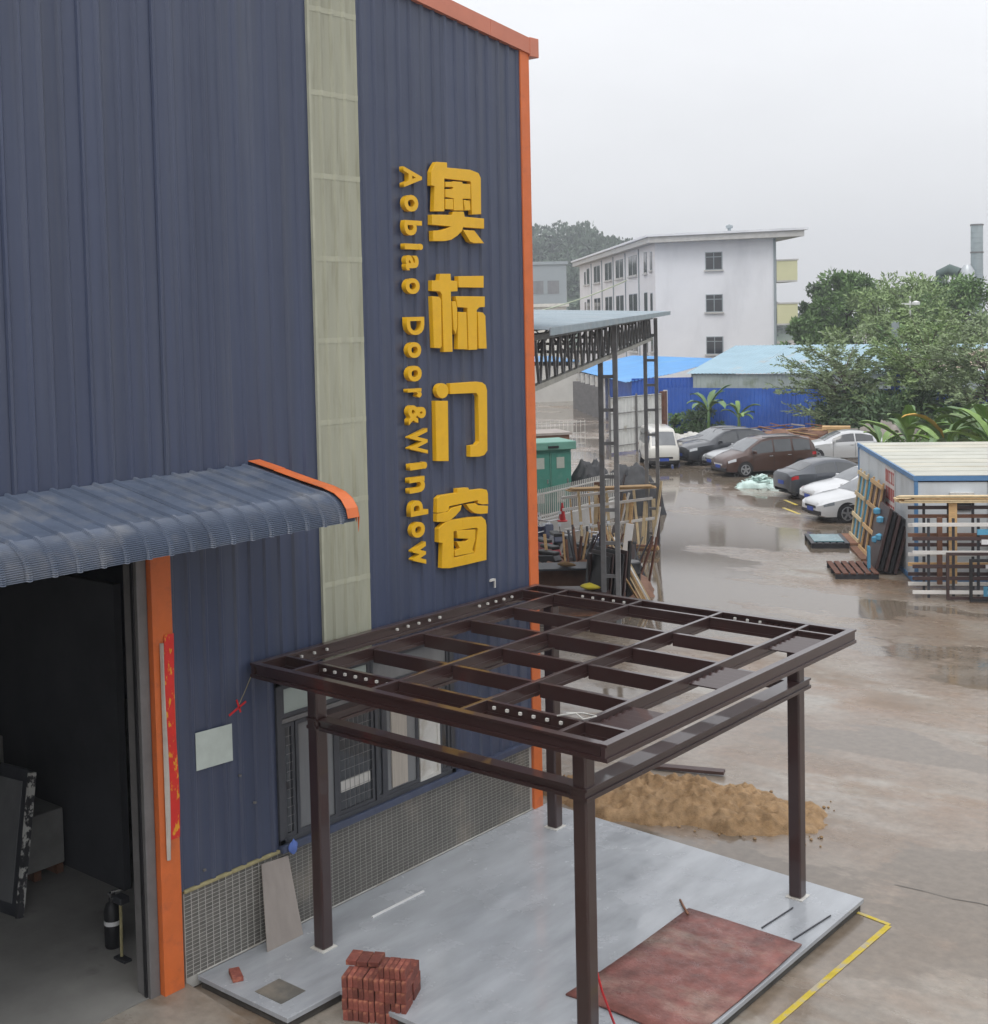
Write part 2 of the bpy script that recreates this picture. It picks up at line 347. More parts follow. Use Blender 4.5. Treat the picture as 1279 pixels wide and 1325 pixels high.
def band(ya, yb, z0, z1=None):
    yy = ya; i = 0
    while yy > yb+.01:
        ye = max(yb, yy-PITCH*4); wall_sheet(yy, ye, z0, z1, x0=.0035*(i % 2)); yy = ye; i += 1
band(EY-.05, -2.1, 1.16); band(-2.1, -3.6, 3.1); band(-4.4, -5.2, 3.1); band(-5.2, -6.62, 1.128); band(-6.62, -12.5, 5.15); band(-12.5, -22, .1)
# translucent sheets in the wall, lapped at every joint
zz = [3.1]+[4.063+.9735*k for k in range(8)]
for i in range(len(zz)):
    z1 = zz[i+1] if i+1 < len(zz) else None
    wall_sheet(-3.6, -4.4, zz[i], z1, 'translucent_sheet', 'fibre', .03, .004, pitch=.2)
    if 0 < i: wall_sheet(-3.605, -4.395, zz[i]-.03, zz[i]+.035, 'lap_joint', 'fibre_seam', .03, .0075, pitch=.2)
MB().box(.003,.042,-4.43,-4.395,3.1,11.48).build('edge_strip', 'fibre_seam', bld, world=True)
# orange flashings
MB().box(-.22,.05,EY-.17,EY+.03,.1,ROOF0+.04).build('corner_trim', 'orange', bld, world=True, bevel=.008)
rt_ = MB(); n = 12
for i in range(n):
    ya = EY+.16-i*1.0; yb = EY+.16-(i+1)*1.0
    rt_ = MB(); za = ROOF0+SL*(EY-ya); zb = ROOF0+SL*(EY-yb)
    rt_.prism([(ya, za-.10), (yb, zb-.10), (yb, zb+.12), (ya, za+.12)], lambda q, r_, d: (d, q, r_), -.2, .075-.003*(i % 2))
    rt_.build('verge_trim', 'orange_faded', bld, world=True)
MB().box(-.23,.085,EY+.02,EY+.22,ROOF0-.14,ROOF0+.13).build('gutter_end', 'orange_faded', bld, world=True, bevel=.01)
# roof, far walls and the unseen sides
r_ = MB(); r_.prism([(EY+.2, ROOF0-.02),(-12, ROOF0+SL*(12+EY)),(-24, ROOF0-.02),(-24, ROOF0-.08),(-12, ROOF0+SL*(12+EY)-.06),(EY+.2, ROOF0-.08)], lambda a_, b_, d: (d, a_, b_), -25, -.02)
r_.build('roof', 'canopy_blue', bld, world=True)
MB().box(-25,-.22,EY-.08,EY-.02,.02,ROOF0-.05).build('side_wall', 'wall_blue', bld, world=True)
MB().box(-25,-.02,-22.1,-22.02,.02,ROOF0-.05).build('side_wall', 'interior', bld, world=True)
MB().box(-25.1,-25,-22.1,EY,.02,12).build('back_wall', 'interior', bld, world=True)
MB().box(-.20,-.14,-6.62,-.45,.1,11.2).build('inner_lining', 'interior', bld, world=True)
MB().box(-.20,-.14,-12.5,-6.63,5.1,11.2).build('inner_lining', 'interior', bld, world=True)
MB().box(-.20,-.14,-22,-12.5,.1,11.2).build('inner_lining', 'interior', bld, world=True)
# a pale inner partition and dim columns deep in the hall
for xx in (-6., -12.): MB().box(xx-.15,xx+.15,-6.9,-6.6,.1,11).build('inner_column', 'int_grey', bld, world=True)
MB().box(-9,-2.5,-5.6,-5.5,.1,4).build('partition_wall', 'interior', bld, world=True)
# tiled base
tb = MB().box(-.13,.004,-6.56,-.42,.02,1.085).build('tile_base', 'grout', bld, world=True)
TP, TH, tw, th_ = .095, .0425, .085, .0355
cells = []
for c in range(int(6.12/TP)):
    for r in range(int(.94/TH)+1):
        zc = .148+TH*(r+.5); yc = -6.555+TP*(c+.5)
        if zc+TH/2 < 1.088: cells.append((yc, zc))
tsrc = None; rest = MB()
base = bld.location
for i, (yc, zc) in enumerate(sorted(cells, key=lambda q: (q[0]))):
    if i < 300:
        if tsrc is None:
            m = MB(); s_ = m
            b0, b1, d = tw/2, th_/2, .0035
            m.add([(0,-b0,-b1),(0,b0,-b1),(0,b0,b1),(0,-b0,b1),(d,-b0+.003,-b1+.003),(d,b0-.003,-b1+.003),(d,b0-.003,b1-.003),(d,-b0+.003,b1-.003)], [(4,5,6,7),(0,1,5,4),(1,2,6,5),(2,3,7,6),(3,0,4,7)])
            tsrc = m.build('tile', 'tile', tb); tsrc.location = (.0045-base.x, yc-base.y, zc)
        else: inst(tsrc, tb, (.0045-base.x, yc-base.y, zc))
    else: rest.box(.0045, .008, yc-tw/2, yc+tw/2, zc-th_/2, zc+th_/2)
tag(rest.build('tiles', 'tile', tb, world=True), kind='stuff')
MB().box(-.13,.034,-6.56,-5.2,1.087,1.126).build('foam_edge', 'foam', bld, world=True, bevel=.01)
MB().box(-.13,.075,-5.2,-.44,1.087,1.17).build('sill_flashing', 'wall_blue', bld, world=True, bevel=.006)
MB().box(.008,.022,-6.42,-.42,.1455,.156).build('floor_joint', 'white_dirty', bld, world=True)
# ------------------------------------------------ the window
wd = MB()
for (ya, yb, za, zb) in ((-5.2,-5.12,1.17,3.1),(-2.18,-2.1,1.17,3.1),(-5.2,-2.1,3.02,3.1),(-5.2,-2.1,1.17,1.23)):
    wd.box(-.06,.035,ya,yb,za,zb)
win = wd.build('window', 'frame_dark', bld, world=True, bevel=.004)
MB().box(-.05,.03,-5.12,-2.18,2.58,2.63).build('transom', 'grey_metal', win, world=True)
def sash(ya, yb, za, zb, mt, x=.0, grid=None, fm='frame_dark'):
    t = .045
    for (a_, b_, c_, d_) in ((ya,ya+t,za,zb),(yb-t,yb,za,zb),(ya+t,yb-t,za,za+t),(ya+t,yb-t,zb-t,zb)):
        MB().box(x-.02,x+.02,a_,b_,c_,d_).build('sash_bar', fm, win, world=True)
    MB().box(x-.006,x+.002,ya+t,yb-t,za+t,zb-t).build('pane', mt, win, world=True)
    if grid:
        g = MB()
        ny, nz = grid
        for i in range(1, ny): q = ya+t+(yb-ya-2*t)*i/ny; g.tube([(x+.03,q,za+t),(x+.03,q,zb-t)], .003, 4)
        for i in range(1, nz): q = za+t+(zb-za-2*t)*i/nz; g.tube([(x+.034,ya+t,q),(x+.034,yb-t,q)], .003, 4)
        g.build('security_grille', 'grey_metal', win, world=True)
sash(-5.12,-4.93,1.23,2.57,'glass',0,(2,12)); sash(-4.92,-4.27,1.23,2.57,'glass_grey',.012); sash(-4.26,-3.62,1.23,2.57,'glass',0,(7,10)); sash(-3.60,-3.44,1.23,2.57,'glass',.01)
sash(-3.43,-2.80,1.23,2.57,'glass_grey',.0); sash(-2.79,-2.40,1.23,2.57,'white_dirty',.012,fm='white_dirty'); sash(-2.39,-2.19,1.23,2.57,'glass',.0)
sash(-5.12,-3.66,2.64,3.02,'pale_sheet',0); sash(-3.65,-2.19,2.64,3.02,'glass_grey',0)
MB().box(-.004,.018,-4.2,-3.7,1.5,1.63).build('inner_ledge', 'white_dirty', win, world=True)
MB().box(-.003,.02,-3.3,-3.02,1.3,2.5).build('curtain', 'curtain', win, world=True)
# ------------------------------------------------ door jamb
MB().box(-.30,.05,-6.87,-6.615,.06,5.1).build('door_jamb', 'orange', bld, world=True, bevel=.006)
MB().box(-.26,-.02,-7.00,-6.875,.06,5.1).build('door_track', 'grey_metal', bld, world=True, bevel=.01)
MB().box(-.2,-.02,-12.5,-6.62,5.0,5.16).build('door_lintel', 'frame_dark', bld, world=True)
MB().box(-.11,-.07,-7.02,-6.998,.1,5.0).build('door_guide', 'black', bld, world=True)
# ------------------------------------------------ canopy over the door
cp = MB().box(.0,.05,-13.6,-5.36,5.52,5.585).build('door_canopy', 'frame_dark', bld, world=True)
def canopy_profile():
    P = [(.02,5.625),(.45,5.55),(.9,5.465),(1.2,5.41)]
    cx, cz = 1.2, 5.135
    for i in range(49):
        t = R(86)-R(92)*i/48; q = 1+(.015*math.cos(i*math.pi) if i > 4 else 0)
        P.append((cx+.37*q*math.cos(t), cz+.272*q*math.sin(t)))
    P.append((1.568,5.105)); return P
CPF = canopy_profile()
yy = -5.37; i = 0
while yy > -13.5:
    ye = yy-.96
    m = MB(); ys = []
    for k in range(4):
        b0 = yy-.24*k
        ys += [(b0,0),(b0-.17,0),(b0-.185,.024),(b0-.215,.024),(b0-.23,0)]
    ys.append((ye,0)); n = len(CPF)
    for (q, h) in ys:
        for j, (x, z) in enumerate(CPF):
            if j < 4: nx, nz_ = .18, .98
            else:
                t = R(86)-R(94)*(j-4)/48; nx, nz_ = math.cos(t), math.sin(t)
            m.v.append((x+nx*(h+.003*(i%2)), q, z+nz_*(h+.003*(i%2))))
    for a_ in range(len(ys)-1):
        for j in range(n-1): m.f.append((a_*n+j, a_*n+j+1, (a_+1)*n+j+1, (a_+1)*n+j))
    m.build('canopy_sheet', 'canopy_blue', cp, world=True)
    yy = ye; i += 1
for q in (-5.6,-7.6,-9.6,-11.6): 
    m = MB(); m.bar((.03,q,5.5),(1.3,q,5.29),.05,.08); m.bar((.03,q,4.95),(1.1,q,5.27),.04,.04); m.build('bracket', 'frame_dark', cp, world=True)
for x, z in ((.5,5.44),(1.0,5.35),(1.36,5.2)): MB().bar((x,-13.5,z),(x,-5.38,z),.05,.05).build('purlin', 'frame_dark', cp, world=True)
# orange end trim, folded over the front
m = MB(); tz = .05
top = [(.02,5.67),(.45,5.595),(.9,5.51),(1.22,5.455),(1.40,5.405),(1.50,5.345),(1.575,5.25),(1.60,5.15)]
for a_, b_ in zip(top[:-1], top[1:]):
    m.add([(a_[0],-5.50,a_[1]),(b_[0],-5.50,b_[1]),(b_[0],-5.33,b_[1]),(a_[0],-5.33,a_[1])], [(0,1,2,3)])
    m.add([(a_[0],-5.33,a_[1]),(b_[0],-5.33,b_[1]),(b_[0]-.02,-5.33,b_[1]-.16),(a_[0],-5.33,a_[1]-.13)], [(0,1,2,3)])
m.build('end_trim', 'orange', cp, world=True, solid=.006)
# small wall fittings
m = MB(); m.box(.0,.05,-1.32,-1.2,3.60,3.625); m.box(.03,.05,-1.22,-1.2,3.50,3.60); m.build('wall_bracket', 'white_dirty', bld, world=True)
for (q, z) in ((-5.75,2.15),(-5.55,1.78),(-6.28,1.25)): MB().lathe([(.02,0),(.02,.02)],8,(.02,q,z)).build('vent_cap', 'grey_metal', bld, world=True)

# ------------------------------------------------------------------ raised sign
GL = {
'ao': [
 [(-2.29, 9.244), (-2.082, 9.251), (-2.078, 9.186), (-1.614, 9.192), (-1.441, 9.161), (-1.397, 9.096), (-1.406, 8.614), (-1.596, 8.6), (-1.605, 9.019), (-1.619, 9.037), (-2.14, 9.04), (-2.155, 8.615), (-2.361, 8.605), (-2.336, 8.929), (-2.399, 8.934), (-2.393, 9.111), (-2.348, 9.179)] ,
 [(-2.12, 8.999), (-1.975, 9.007), (-1.967, 9.017), (-1.784, 9.019), (-1.777, 8.998), (-1.62, 8.999), (-1.619, 8.806), (-1.784, 8.797), (-1.774, 8.644), (-1.966, 8.634), (-1.965, 8.793), (-2.127, 8.801), (-2.123, 8.905), (-1.986, 8.913), (-1.97, 8.938), (-2.122, 8.933)] ,
 [(-2.128, 8.777), (-1.983, 8.785), (-1.98, 8.648), (-2.132, 8.645)] ,
 [(-1.77, 8.783), (-1.643, 8.781), (-1.632, 8.656), (-1.745, 8.645)] ,
 [(-1.988, 8.619), (-1.775, 8.629), (-1.755, 8.563), (-1.354, 8.557), (-1.358, 8.42), (-1.789, 8.423), (-1.821, 8.369), (-1.911, 8.308), (-2.03, 8.252), (-2.161, 8.228), (-2.389, 8.221), (-2.391, 8.356), (-2.242, 8.367), (-2.126, 8.395), (-2.039, 8.422), (-2.409, 8.43), (-2.405, 8.561), (-2.004, 8.575)] ,
 [(-1.798, 8.389), (-1.566, 8.388), (-1.365, 8.225), (-1.586, 8.218), (-1.661, 8.24)] ,
],
'biao': [
 [(-2.268, 7.803), (-2.06, 7.806), (-2.056, 7.719), (-1.923, 7.711), (-1.928, 7.578), (-2.061, 7.573), (-2.053, 6.784), (-2.227, 6.785), (-2.236, 7.532), (-2.276, 7.572), (-2.432, 7.581), (-2.427, 7.716), (-2.284, 7.717)] ,
 [(-2.434, 7.513), (-2.292, 7.504), (-2.259, 7.459), (-2.269, 6.86), (-2.301, 6.838), (-2.417, 6.846)] ,
 [(-2.049, 7.449), (-1.975, 7.445), (-1.945, 7.348), (-1.954, 7.109), (-1.982, 7.008), (-2.022, 7.073), (-2.038, 7.349)] ,
 [(-1.911, 7.776), (-1.386, 7.787), (-1.391, 7.627), (-1.905, 7.629)] ,
 [(-1.972, 7.513), (-1.373, 7.509), (-1.377, 7.367), (-1.496, 7.363), (-1.548, 7.326), (-1.556, 6.796), (-1.733, 6.797), (-1.74, 7.356), (-1.942, 7.371)] ,
 [(-1.93, 7.306), (-1.766, 7.3), (-1.761, 6.807), (-1.954, 6.813)] ,
 [(-1.53, 7.303), (-1.424, 7.292), (-1.374, 7.249), (-1.359, 6.804), (-1.522, 6.809)] ,
],
'men': [
 [(-2.151, 6.275), (-2.162, 6.237), (-2.189, 6.207), (-2.228, 6.188), (-2.274, 6.183), (-2.32, 6.193), (-2.357, 6.217), (-2.382, 6.25), (-2.39, 6.288), (-2.379, 6.325), (-2.353, 6.356), (-2.313, 6.375), (-2.268, 6.38), (-2.222, 6.37), (-2.184, 6.347), (-2.159, 6.313)] ,
 [(-2.416, 6.159), (-2.171, 6.144), (-2.183, 5.352), (-2.421, 5.375)] ,
 [(-2.118, 6.37), (-1.575, 6.367), (-1.464, 6.351), (-1.393, 6.312), (-1.363, 6.243), (-1.382, 5.419), (-1.449, 5.363), (-1.546, 5.352), (-1.743, 5.366), (-1.738, 5.518), (-1.604, 5.521), (-1.555, 5.558), (-1.55, 6.172), (-1.596, 6.215), (-2.122, 6.23)] ,
],
'chuang': [
 [(-2.02, 4.972), (-1.797, 4.959), (-1.776, 4.92), (-1.494, 4.908), (-1.409, 4.883), (-1.388, 4.831), (-1.385, 4.686), (-1.516, 4.697), (-1.608, 4.728), (-1.591, 4.765), (-2.189, 4.756), (-2.205, 4.705), (-2.278, 4.69), (-2.436, 4.7), (-2.422, 4.885), (-2.35, 4.919), (-2.022, 4.914)] ,
 [(-2.436, 4.688), (-2.22, 4.69), (-2.146, 4.731), (-1.939, 4.741), (-1.971, 4.675), (-2.062, 4.619), (-2.181, 4.567), (-2.297, 4.563), (-2.44, 4.582)] ,
 [(-1.85, 4.738), (-1.661, 4.734), (-1.593, 4.694), (-1.393, 4.664), (-1.404, 4.563), (-1.551, 4.572), (-1.673, 4.598), (-1.777, 4.66)] ,
 [(-2.415, 4.492), (-2.298, 4.553), (-2.152, 4.572), (-1.931, 4.56), (-1.936, 4.412), (-2.12, 4.415), (-2.125, 4.067), (-1.917, 4.067), (-1.922, 3.934), (-2.21, 3.938), (-2.368, 3.963), (-2.343, 4.291), (-2.421, 4.312)] ,
 [(-1.931, 4.56), (-1.751, 4.554), (-1.537, 4.536), (-1.461, 4.481), (-1.44, 4.408), (-1.456, 3.931), (-1.922, 3.934), (-1.917, 4.067), (-1.691, 4.067), (-1.619, 4.373), (-1.649, 4.399), (-1.936, 4.412)] ,
 [(-2.062, 4.415), (-1.936, 4.407), (-1.673, 4.379), (-1.685, 4.244), (-1.75, 4.115), (-1.706, 4.074), (-1.827, 4.07), (-1.887, 4.077), (-2.102, 4.081), (-2.107, 4.154), (-2.003, 4.173), (-2.067, 4.27), (-1.881, 4.248), (-1.82, 4.273), (-2.043, 4.31)] ,
],

}
def wfn(a_, b_, d): return (d, a_, b_)
for key, lab in (('ao','large yellow raised character topping the vertical sign, boxed top over spread legs'),
                 ('biao','large yellow raised character with a long upright and parallel strokes, second on the vertical sign'),
                 ('men','large yellow raised gate shaped character with a dot, third on the vertical sign'),
                 ('chuang','large yellow raised character with a boxed lower half, bottom of the vertical sign')):
    P = GL[key]; ys = [q[0] for pl in P for q in pl]; zs = [q[1] for pl in P for q in pl]
    t = thing('sign_character', lab, 'sign', (.03,(min(ys)+max(ys))/2,min(zs)), group='large characters of the vertical sign')
    for i, pl in enumerate(P):
        MB().prism(pl, wfn, .028, .100+.0015*i).build('stroke', 'yellow', t, world=True, bevel=.004)
LET = [('A',-2.92,-2.58,8.88,9.14,'capital A at the start of the vertical lettering'),('o',-2.92,-2.66,8.58,8.79,'small o right after the capital A'),('b',-2.93,-2.6,8.28,8.47,'small b of the first word'),('i',-2.93,-2.59,8.1,8.18,'small i of the first word'),('a',-2.92,-2.68,7.84,8.03,'small a of the first word'),('o',-2.93,-2.67,7.54,7.74,'small o ending the first word'),('D',-2.93,-2.6,7.02,7.25,'capital D of the word Door'),('o',-2.92,-2.67,6.73,6.93,'small o right after the capital D'),('o',-2.93,-2.67,6.43,6.63,'small o just before the r of Door'),('r',-2.94,-2.68,6.22,6.34,'small r of the word Door'),('&',-2.94,-2.61,5.88,6.13,'ampersand between the words Door and Window'),('W',-2.93,-2.59,5.49,5.82,'capital W of the word Window'),('i',-2.93,-2.61,5.3,5.39,'small i right after the capital W'),('n',-2.95,-2.66,5.01,5.21,'small n of the word Window'),('d',-2.94,-2.61,4.71,4.91,'small d of the word Window'),('o',-2.93,-2.68,4.43,4.63,'small o before the last letter of Window'),('w',-2.92,-2.67,4.07,4.36,'small w ending the vertical lettering')]
dg = None
for ch, y0, y1, z0, z1, lab in LET:
    cu = bpy.data.curves.new('letter', 'FONT'); cu.body = ch; cu.size = 1; cu.offset = .028 if ch not in 'i' else .05; cu.extrude = .1; cu.resolution_u = 4
    to = bpy.data.objects.new('letter', cu); C.objects.link(to); bpy.context.view_layer.update()
    me = bpy.data.meshes.new_from_object(to.evaluated_get(bpy.context.evaluated_depsgraph_get())); bpy.data.objects.remove(to)
    V = np.array([tuple(q.co) for q in me.vertices]); lo, hi = V.min(0), V.max(0)
    u = (V[:,0]-lo[0])/(hi[0]-lo[0]); v = (V[:,1]-lo[1])/(hi[1]-lo[1]); d = (V[:,2]-lo[2])/(hi[2]-lo[2])
    yc = (y0+y1)/2
    for i, q in enumerate(me.vertices): q.co = (.075*d[i], (y0-yc)+(y1-y0)*v[i], (z1-z0)*(1-u[i]))
    me.materials.append(M_['yellow']); me.name = 'sign_letter'
    bm = bmesh.new(); bm.from_mesh(me); bmesh.ops.recalc_face_normals(bm, faces=bm.faces); bm.to_mesh(me); bm.free()
    o = bpy.data.objects.new('sign_letter', me); C.objects.link(o); o.location = (.03, yc, z0)
    tag(o, 'yellow raised '+lab, 'letter', 'small letters of the vertical sign')
# ------------------------------------------------------------------ paved platform
ZS = .144
sl = MB(); sl.prism([(.03,-6.43),(1.48,-6.43),(1.5,-5.70),(4.97,-5.70),(4.97,-.34),(.03,-.1)], lambda a_, b_, d: (a_, b_, d), .09, ZS)
slab = tag(sl.build('platform', 'slab', bevel=.006), kind='structure')
se = MB(); se.prism([(.06,-6.40),(1.45,-6.40),(1.47,-5.67),(4.94,-5.67),(4.94,-.37),(.06,-.13)], lambda a_, b_, d: (a_, b_, d), .005, .089)
se.build('platform_base', 'slab_edge', slab)
MB().box(.80,1.22,-6.28,-5.94,ZS+.0005,ZS+.005, Matrix.Identity(4)).build('rough_patch', 'tile', slab)

# ------------------------------------------------------------------ pergola
pg = thing('pergola', 'dark brown metal pergola frame with four posts and open gridded top', 'pergola', (2.49,-2.96,ZS))
X0, X1, Y0, Y1, PH = .10, 4.914, -5.628, -.371, 3.42
QX, QY = (.667, 4.317), (-5.155, -.768)
BX = (.71, 1.93, 3.14, 4.33)
for x in QX:
    for y in QY:
        MB().box(x-.08,x+.08,y-.08,y+.08,ZS+.012,PH-.16).build('post', 'pergola', pg, world=True, bevel=.02)
        MB().box(x-.11,x+.11,y-.11,y+.11,ZS+.001,ZS+.012).build('base_plate', 'white_dirty', pg, world=True)
def beam(name, ax, fixed, a0, a1, ztop, h, wd, fl=.012, mat_='pergola'):
    """double flanged beam along axis ax"""
    m = MB(); hw = wd/2
    secs = [(hw, ztop-.028, ztop), (hw-fl, ztop-h+.04, ztop-.028), (hw, ztop-h, ztop-h+.04)]
    for s_, z0, z1 in secs:
        if ax == 'x': m.box(a0,a1,fixed-s_,fixed+s_,z0,z1)
        else: m.box(fixed-s_,fixed+s_,a0,a1,z0,z1)
    return m.build(name, mat_, pg, world=True, bevel=.003)
beam('rim_beam','y',X0+.045,Y0,Y1,PH,.165,.09,.02); beam('rim_beam','y',X1-.045,Y0,Y1,PH,.165,.09,.02)
beam('rim_beam','x',Y0+.045,X0+.09,X1-.09,PH-.002,.165,.09,.02); beam('rim_beam','x',Y1-.045,X0+.09,X1-.09,PH-.002,.165,.09,.02)
for x in BX: beam('long_beam','y',x,Y0+.09,Y1-.09,PH-.004,.15,.05,.008)
cross_x = [X0+.09]+[q for b_ in BX for q in (b_-.025, b_+.025)]+[X1-.09]
for y in QY:
    for i in range(0, 10, 2): beam('cross_beam','x',y,cross_x[i],cross_x[i+1],PH-.006,.15,.05,.008)
for y in (-4.28,-3.40,-2.52,-1.645):
    for i in range(2, 8, 2): MB().box(cross_x[i],cross_x[i+1],y-.03,y+.03,PH-.185,PH-.03).build('purlin', 'pergola', pg, world=True, bevel=.003)
# lower ring between the posts
ZR = 2.80
for x in QX: beam('ring_beam','y',x,QY[0]-.10,QY[1]+.20,ZR,.125,.21 if x > 2 else .15,.02)
for y in QY: beam('ring_beam','x',y,QX[0]+.105,QX[1]-.105,ZR-.003,.125,.16,.02)
# white clips
csrc = None
def clip(x, y, z):
    global csrc
    if csrc is None: csrc = MB().box(-.015,.015,-.012,.012,-.014,.014).build('louvre_clip', 'white_dirty', pg); csrc.location = (x-2.49,y+2.96,z-ZS)
    else: inst(csrc, pg, (x-2.49,y+2.96,z-ZS))
for x0, x1, n in ((.86,1.82,7),(3.28,4.26,7)):
    for i in range(n): clip(x0+(x1-x0)*i/(n-1), QY[0]-.047, PH-.055)
for y0, y1, n in ((-4.95,-4.55,3),(-3.35,-2.55,5),(-1.75,-1.05,5)):
    for i in range(n): clip(X0+.11, y0+(y1-y0)*i/(n-1), PH-.055)
for x0, x1, n in ((1.0,1.85,6),(3.35,3.7,3)):
    for i in range(n): clip(x0+(x1-x0)*i/(n-1), Y1-.11, PH-.055)
# louvre slats already fitted
lsrc = None
for y0, y1, n in ((-5.02,-4.42,6),(-3.26,-2.62,6),(-1.5,-.92,6)):
    for i in range(n):
        y = y0+(y1-y0)*i/(n-1)
        if lsrc is None:
            lsrc = MB().box(-.232,.232,-.036,.036,-.008,.008).build('louvre_slat', 'pergola', pg, bevel=.003); lsrc.location = (4.588-2.49,y+2.96,PH-.07-ZS); lsrc.rotation_euler = (R(18),0,0)
        else: inst(lsrc, pg, (4.588-2.49,y+2.96,PH-.07-ZS), (R(18),0,0))
fsrc = None
for i in range(7):
    x = 3.76+.08*i
    if fsrc is None: fsrc = MB().box(-.028,.028,-.14,.14,-.01,.01).build('louvre_slat', 'pergola', pg); fsrc.location = (x-2.49,-.6+2.96,PH-.07-ZS)
    else: inst(fsrc, pg, (x-2.49,-.6+2.96,PH-.07-ZS))
tg = MB(); tg.tube([(4.05,-5.2,PH+.004),(4.2,-5.1,PH+.03),(4.33,-5.16,PH+.01),(4.40,-5.05,PH+.025),(4.22,-5.0,PH+.01),(4.1,-5.12,PH+.02)], .008, 5)
tag(tg.build('loose_cord', 'white_dirty', smooth=True), 'pale scrap of cord lying on top of the pergola frame', 'cord')

# ------------------------------------------------------------------ things on and around the platform
def brick_mesh():
    m = MB().box(-.12,.12,-.0575,.0575,0,.053); return m
bs = thing('brick_stack', 'stack of red clay bricks at the edge of the platform', 'brick stack', (1.95,-5.56,0), R(26))
b0 = None; rr = random.Random(11)
def put_brick(x, y, z, yaw=0, on_edge=False, end=False):
    global b0
    rot = (R(90) if on_edge else 0, 0, yaw) if not end else (0, R(90), yaw)
    if b0 is None: b0 = brick_mesh().build('brick', 'brick', bs, bevel=.005)
    o = b0 if not b0.get('used') else inst(b0, bs, (0,0,0))
    if o is b0: b0['used'] = 1
    o.location = (x, y, z); o.rotation_euler = rot
    return o
# bricks stand on edge (height .115) in four courses: rows of 9 side by side, two deep
nc = 12
for c in range(4):
    for k in range(nc):
        for d in range(2):
            if c == 3 and (d == 1 and k in (0,1)): continue
            xx = -.33+.058*k+rr.uniform(-.006,.006); yy = -.13+.255*d+rr.uniform(-.015,.015)
            if c % 3 == 1 and k % 4 == 0: yy += rr.uniform(-.02,.02)
            o = put_brick(xx+.0, yy, c*.117+.0585, R(90)+rr.uniform(-.03,.03), True)
for k in range(5): put_brick(.06+.058*k, -.10+rr.uniform(-.01,.01), 4*.117+.0585, R(90)+rr.uniform(-.03,.03), True)
for k in range(3): put_brick(-.31+.122*k, .1+rr.uniform(-.01,.01), 4*.117+.002, R(90)+rr.uniform(-.02,.02))
del b0['used']
lb = brick_mesh().build('brick', 'brick', bevel=.006); lb.location = (.40,-6.2,ZS+.001); lb.rotation_euler = (0,0,R(-28))
tag(lb, 'single red brick lying alone on the grey platform', 'brick')
lath = MB().bar((.59,-4.3,ZS+.01), (.6,-3.4,ZS+.01), .028, .018).build('lath', 'white', bevel=.002)
tag(lath, 'thin white strip lying on the platform beside the tiled wall', 'strip')
# warped reddish shuttering sheet
pl = MB()
def pf(u, v):
    x = 3.46+1.46*u; y = -4.35+2.47*v
    return (x+.03*math.sin(3*v), y+.02*math.sin(5*u), ZS+.022+.012*math.sin(3.2*u+2*v)**2)
pl.grid(pf, 10, 14)
o = pl.build('shuttering_sheet', 'plate', smooth=True, solid=.018); tag(o, 'weathered reddish plywood sheet lying flat on the platform', 'board')
st = MB().tube([(3.25,-1.72,ZS+.012),(3.4,-1.88,ZS+.02),(3.56,-2.06,ZS+.055)], .014, 6).build('stick', 'wood_red', smooth=True)
tag(st, 'short dark stick poking out at the corner of the reddish sheet', 'stick')
for (x0,y0,x1,y1,lb_) in ((4.37,-1.78,4.42,-1.1,'thin dark rod on the platform pointing at the foot of the far outer post'),(4.78,-1.82,4.86,-1.02,'thin dark rod lying along the outer edge of the platform')):
    o = MB().tube([(x0,y0,ZS+.012),(x1,y1,ZS+.012)], .009, 6).build('thin_rod', 'steel_dark', smooth=True); tag(o, lb_, 'rod', 'thin rods on the platform')
rp = MB().tube([(4.235,-4.95,1.05),(4.24,-4.80,.62),(4.245,-4.60,.2),(4.25,-4.5,ZS+.015)], .012, 6).build('red_rod', 'red', smooth=True)
tag(rp, 'thin red rod leaning against the foot of the front pergola post', 'rod')
# sheet leaning on the tiled base
Mb = Matrix(((0,0,1,0),(1,0,0,0),(0,1,0,0),(0,0,0,1)))
ls = MB(); ls.add([(.235,-5.62,ZS+.001),(.235,-5.08,ZS+.001),(.035,-5.10,1.03),(.035,-5.50,1.06),(.245,-5.62,ZS+.001),(.245,-5.08,ZS+.001),(.047,-5.10,1.034),(.047,-5.50,1.064)], [(0,1,2,3),(4,5,6,7),(0,1,5,4),(1,2,6,5),(2,3,7,6),(3,0,4,7)])
tag(ls.build('leaning_board', 'board'), 'pale grey brown board leaning against the tiled wall base', 'board')
pp = MB().box(.037,.042,-6.36,-5.86,2.385,2.80); pp.v = [(x,y,z+(.0 if y < -6 else -.02)) for x,y,z in pp.v]
tag(pp.build('notice_sheet', 'paper'), 'blank pale green notice sheet fixed to the blue wall', 'notice')
bn = thing('torn_banner', 'torn red festival banner with gold marks peeling off the orange jamb', 'banner', (.06,-6.75,1.75))
def bf(u, v):
    z = 1.75+2.2*v; return (.060+.004*math.sin(9*v), -6.745+.125*u+.01*math.sin(7*v), z)
MB().grid(bf, 3, 20).build('banner_face', 'red_banner', bn, world=True, smooth=True)
def bf2(u, v):
    z = 1.55+2.33*v; c_ = .03+.035*math.sin(math.pi*v)
    return (.064+.05*math.sin(math.pi*u)*(.4+.6*v), -6.80+(.05+.02*math.sin(5*v))*u, z)
MB().grid(bf2, 4, 20).build('peeled_edge', 'banner_back', bn, world=True, smooth=True)
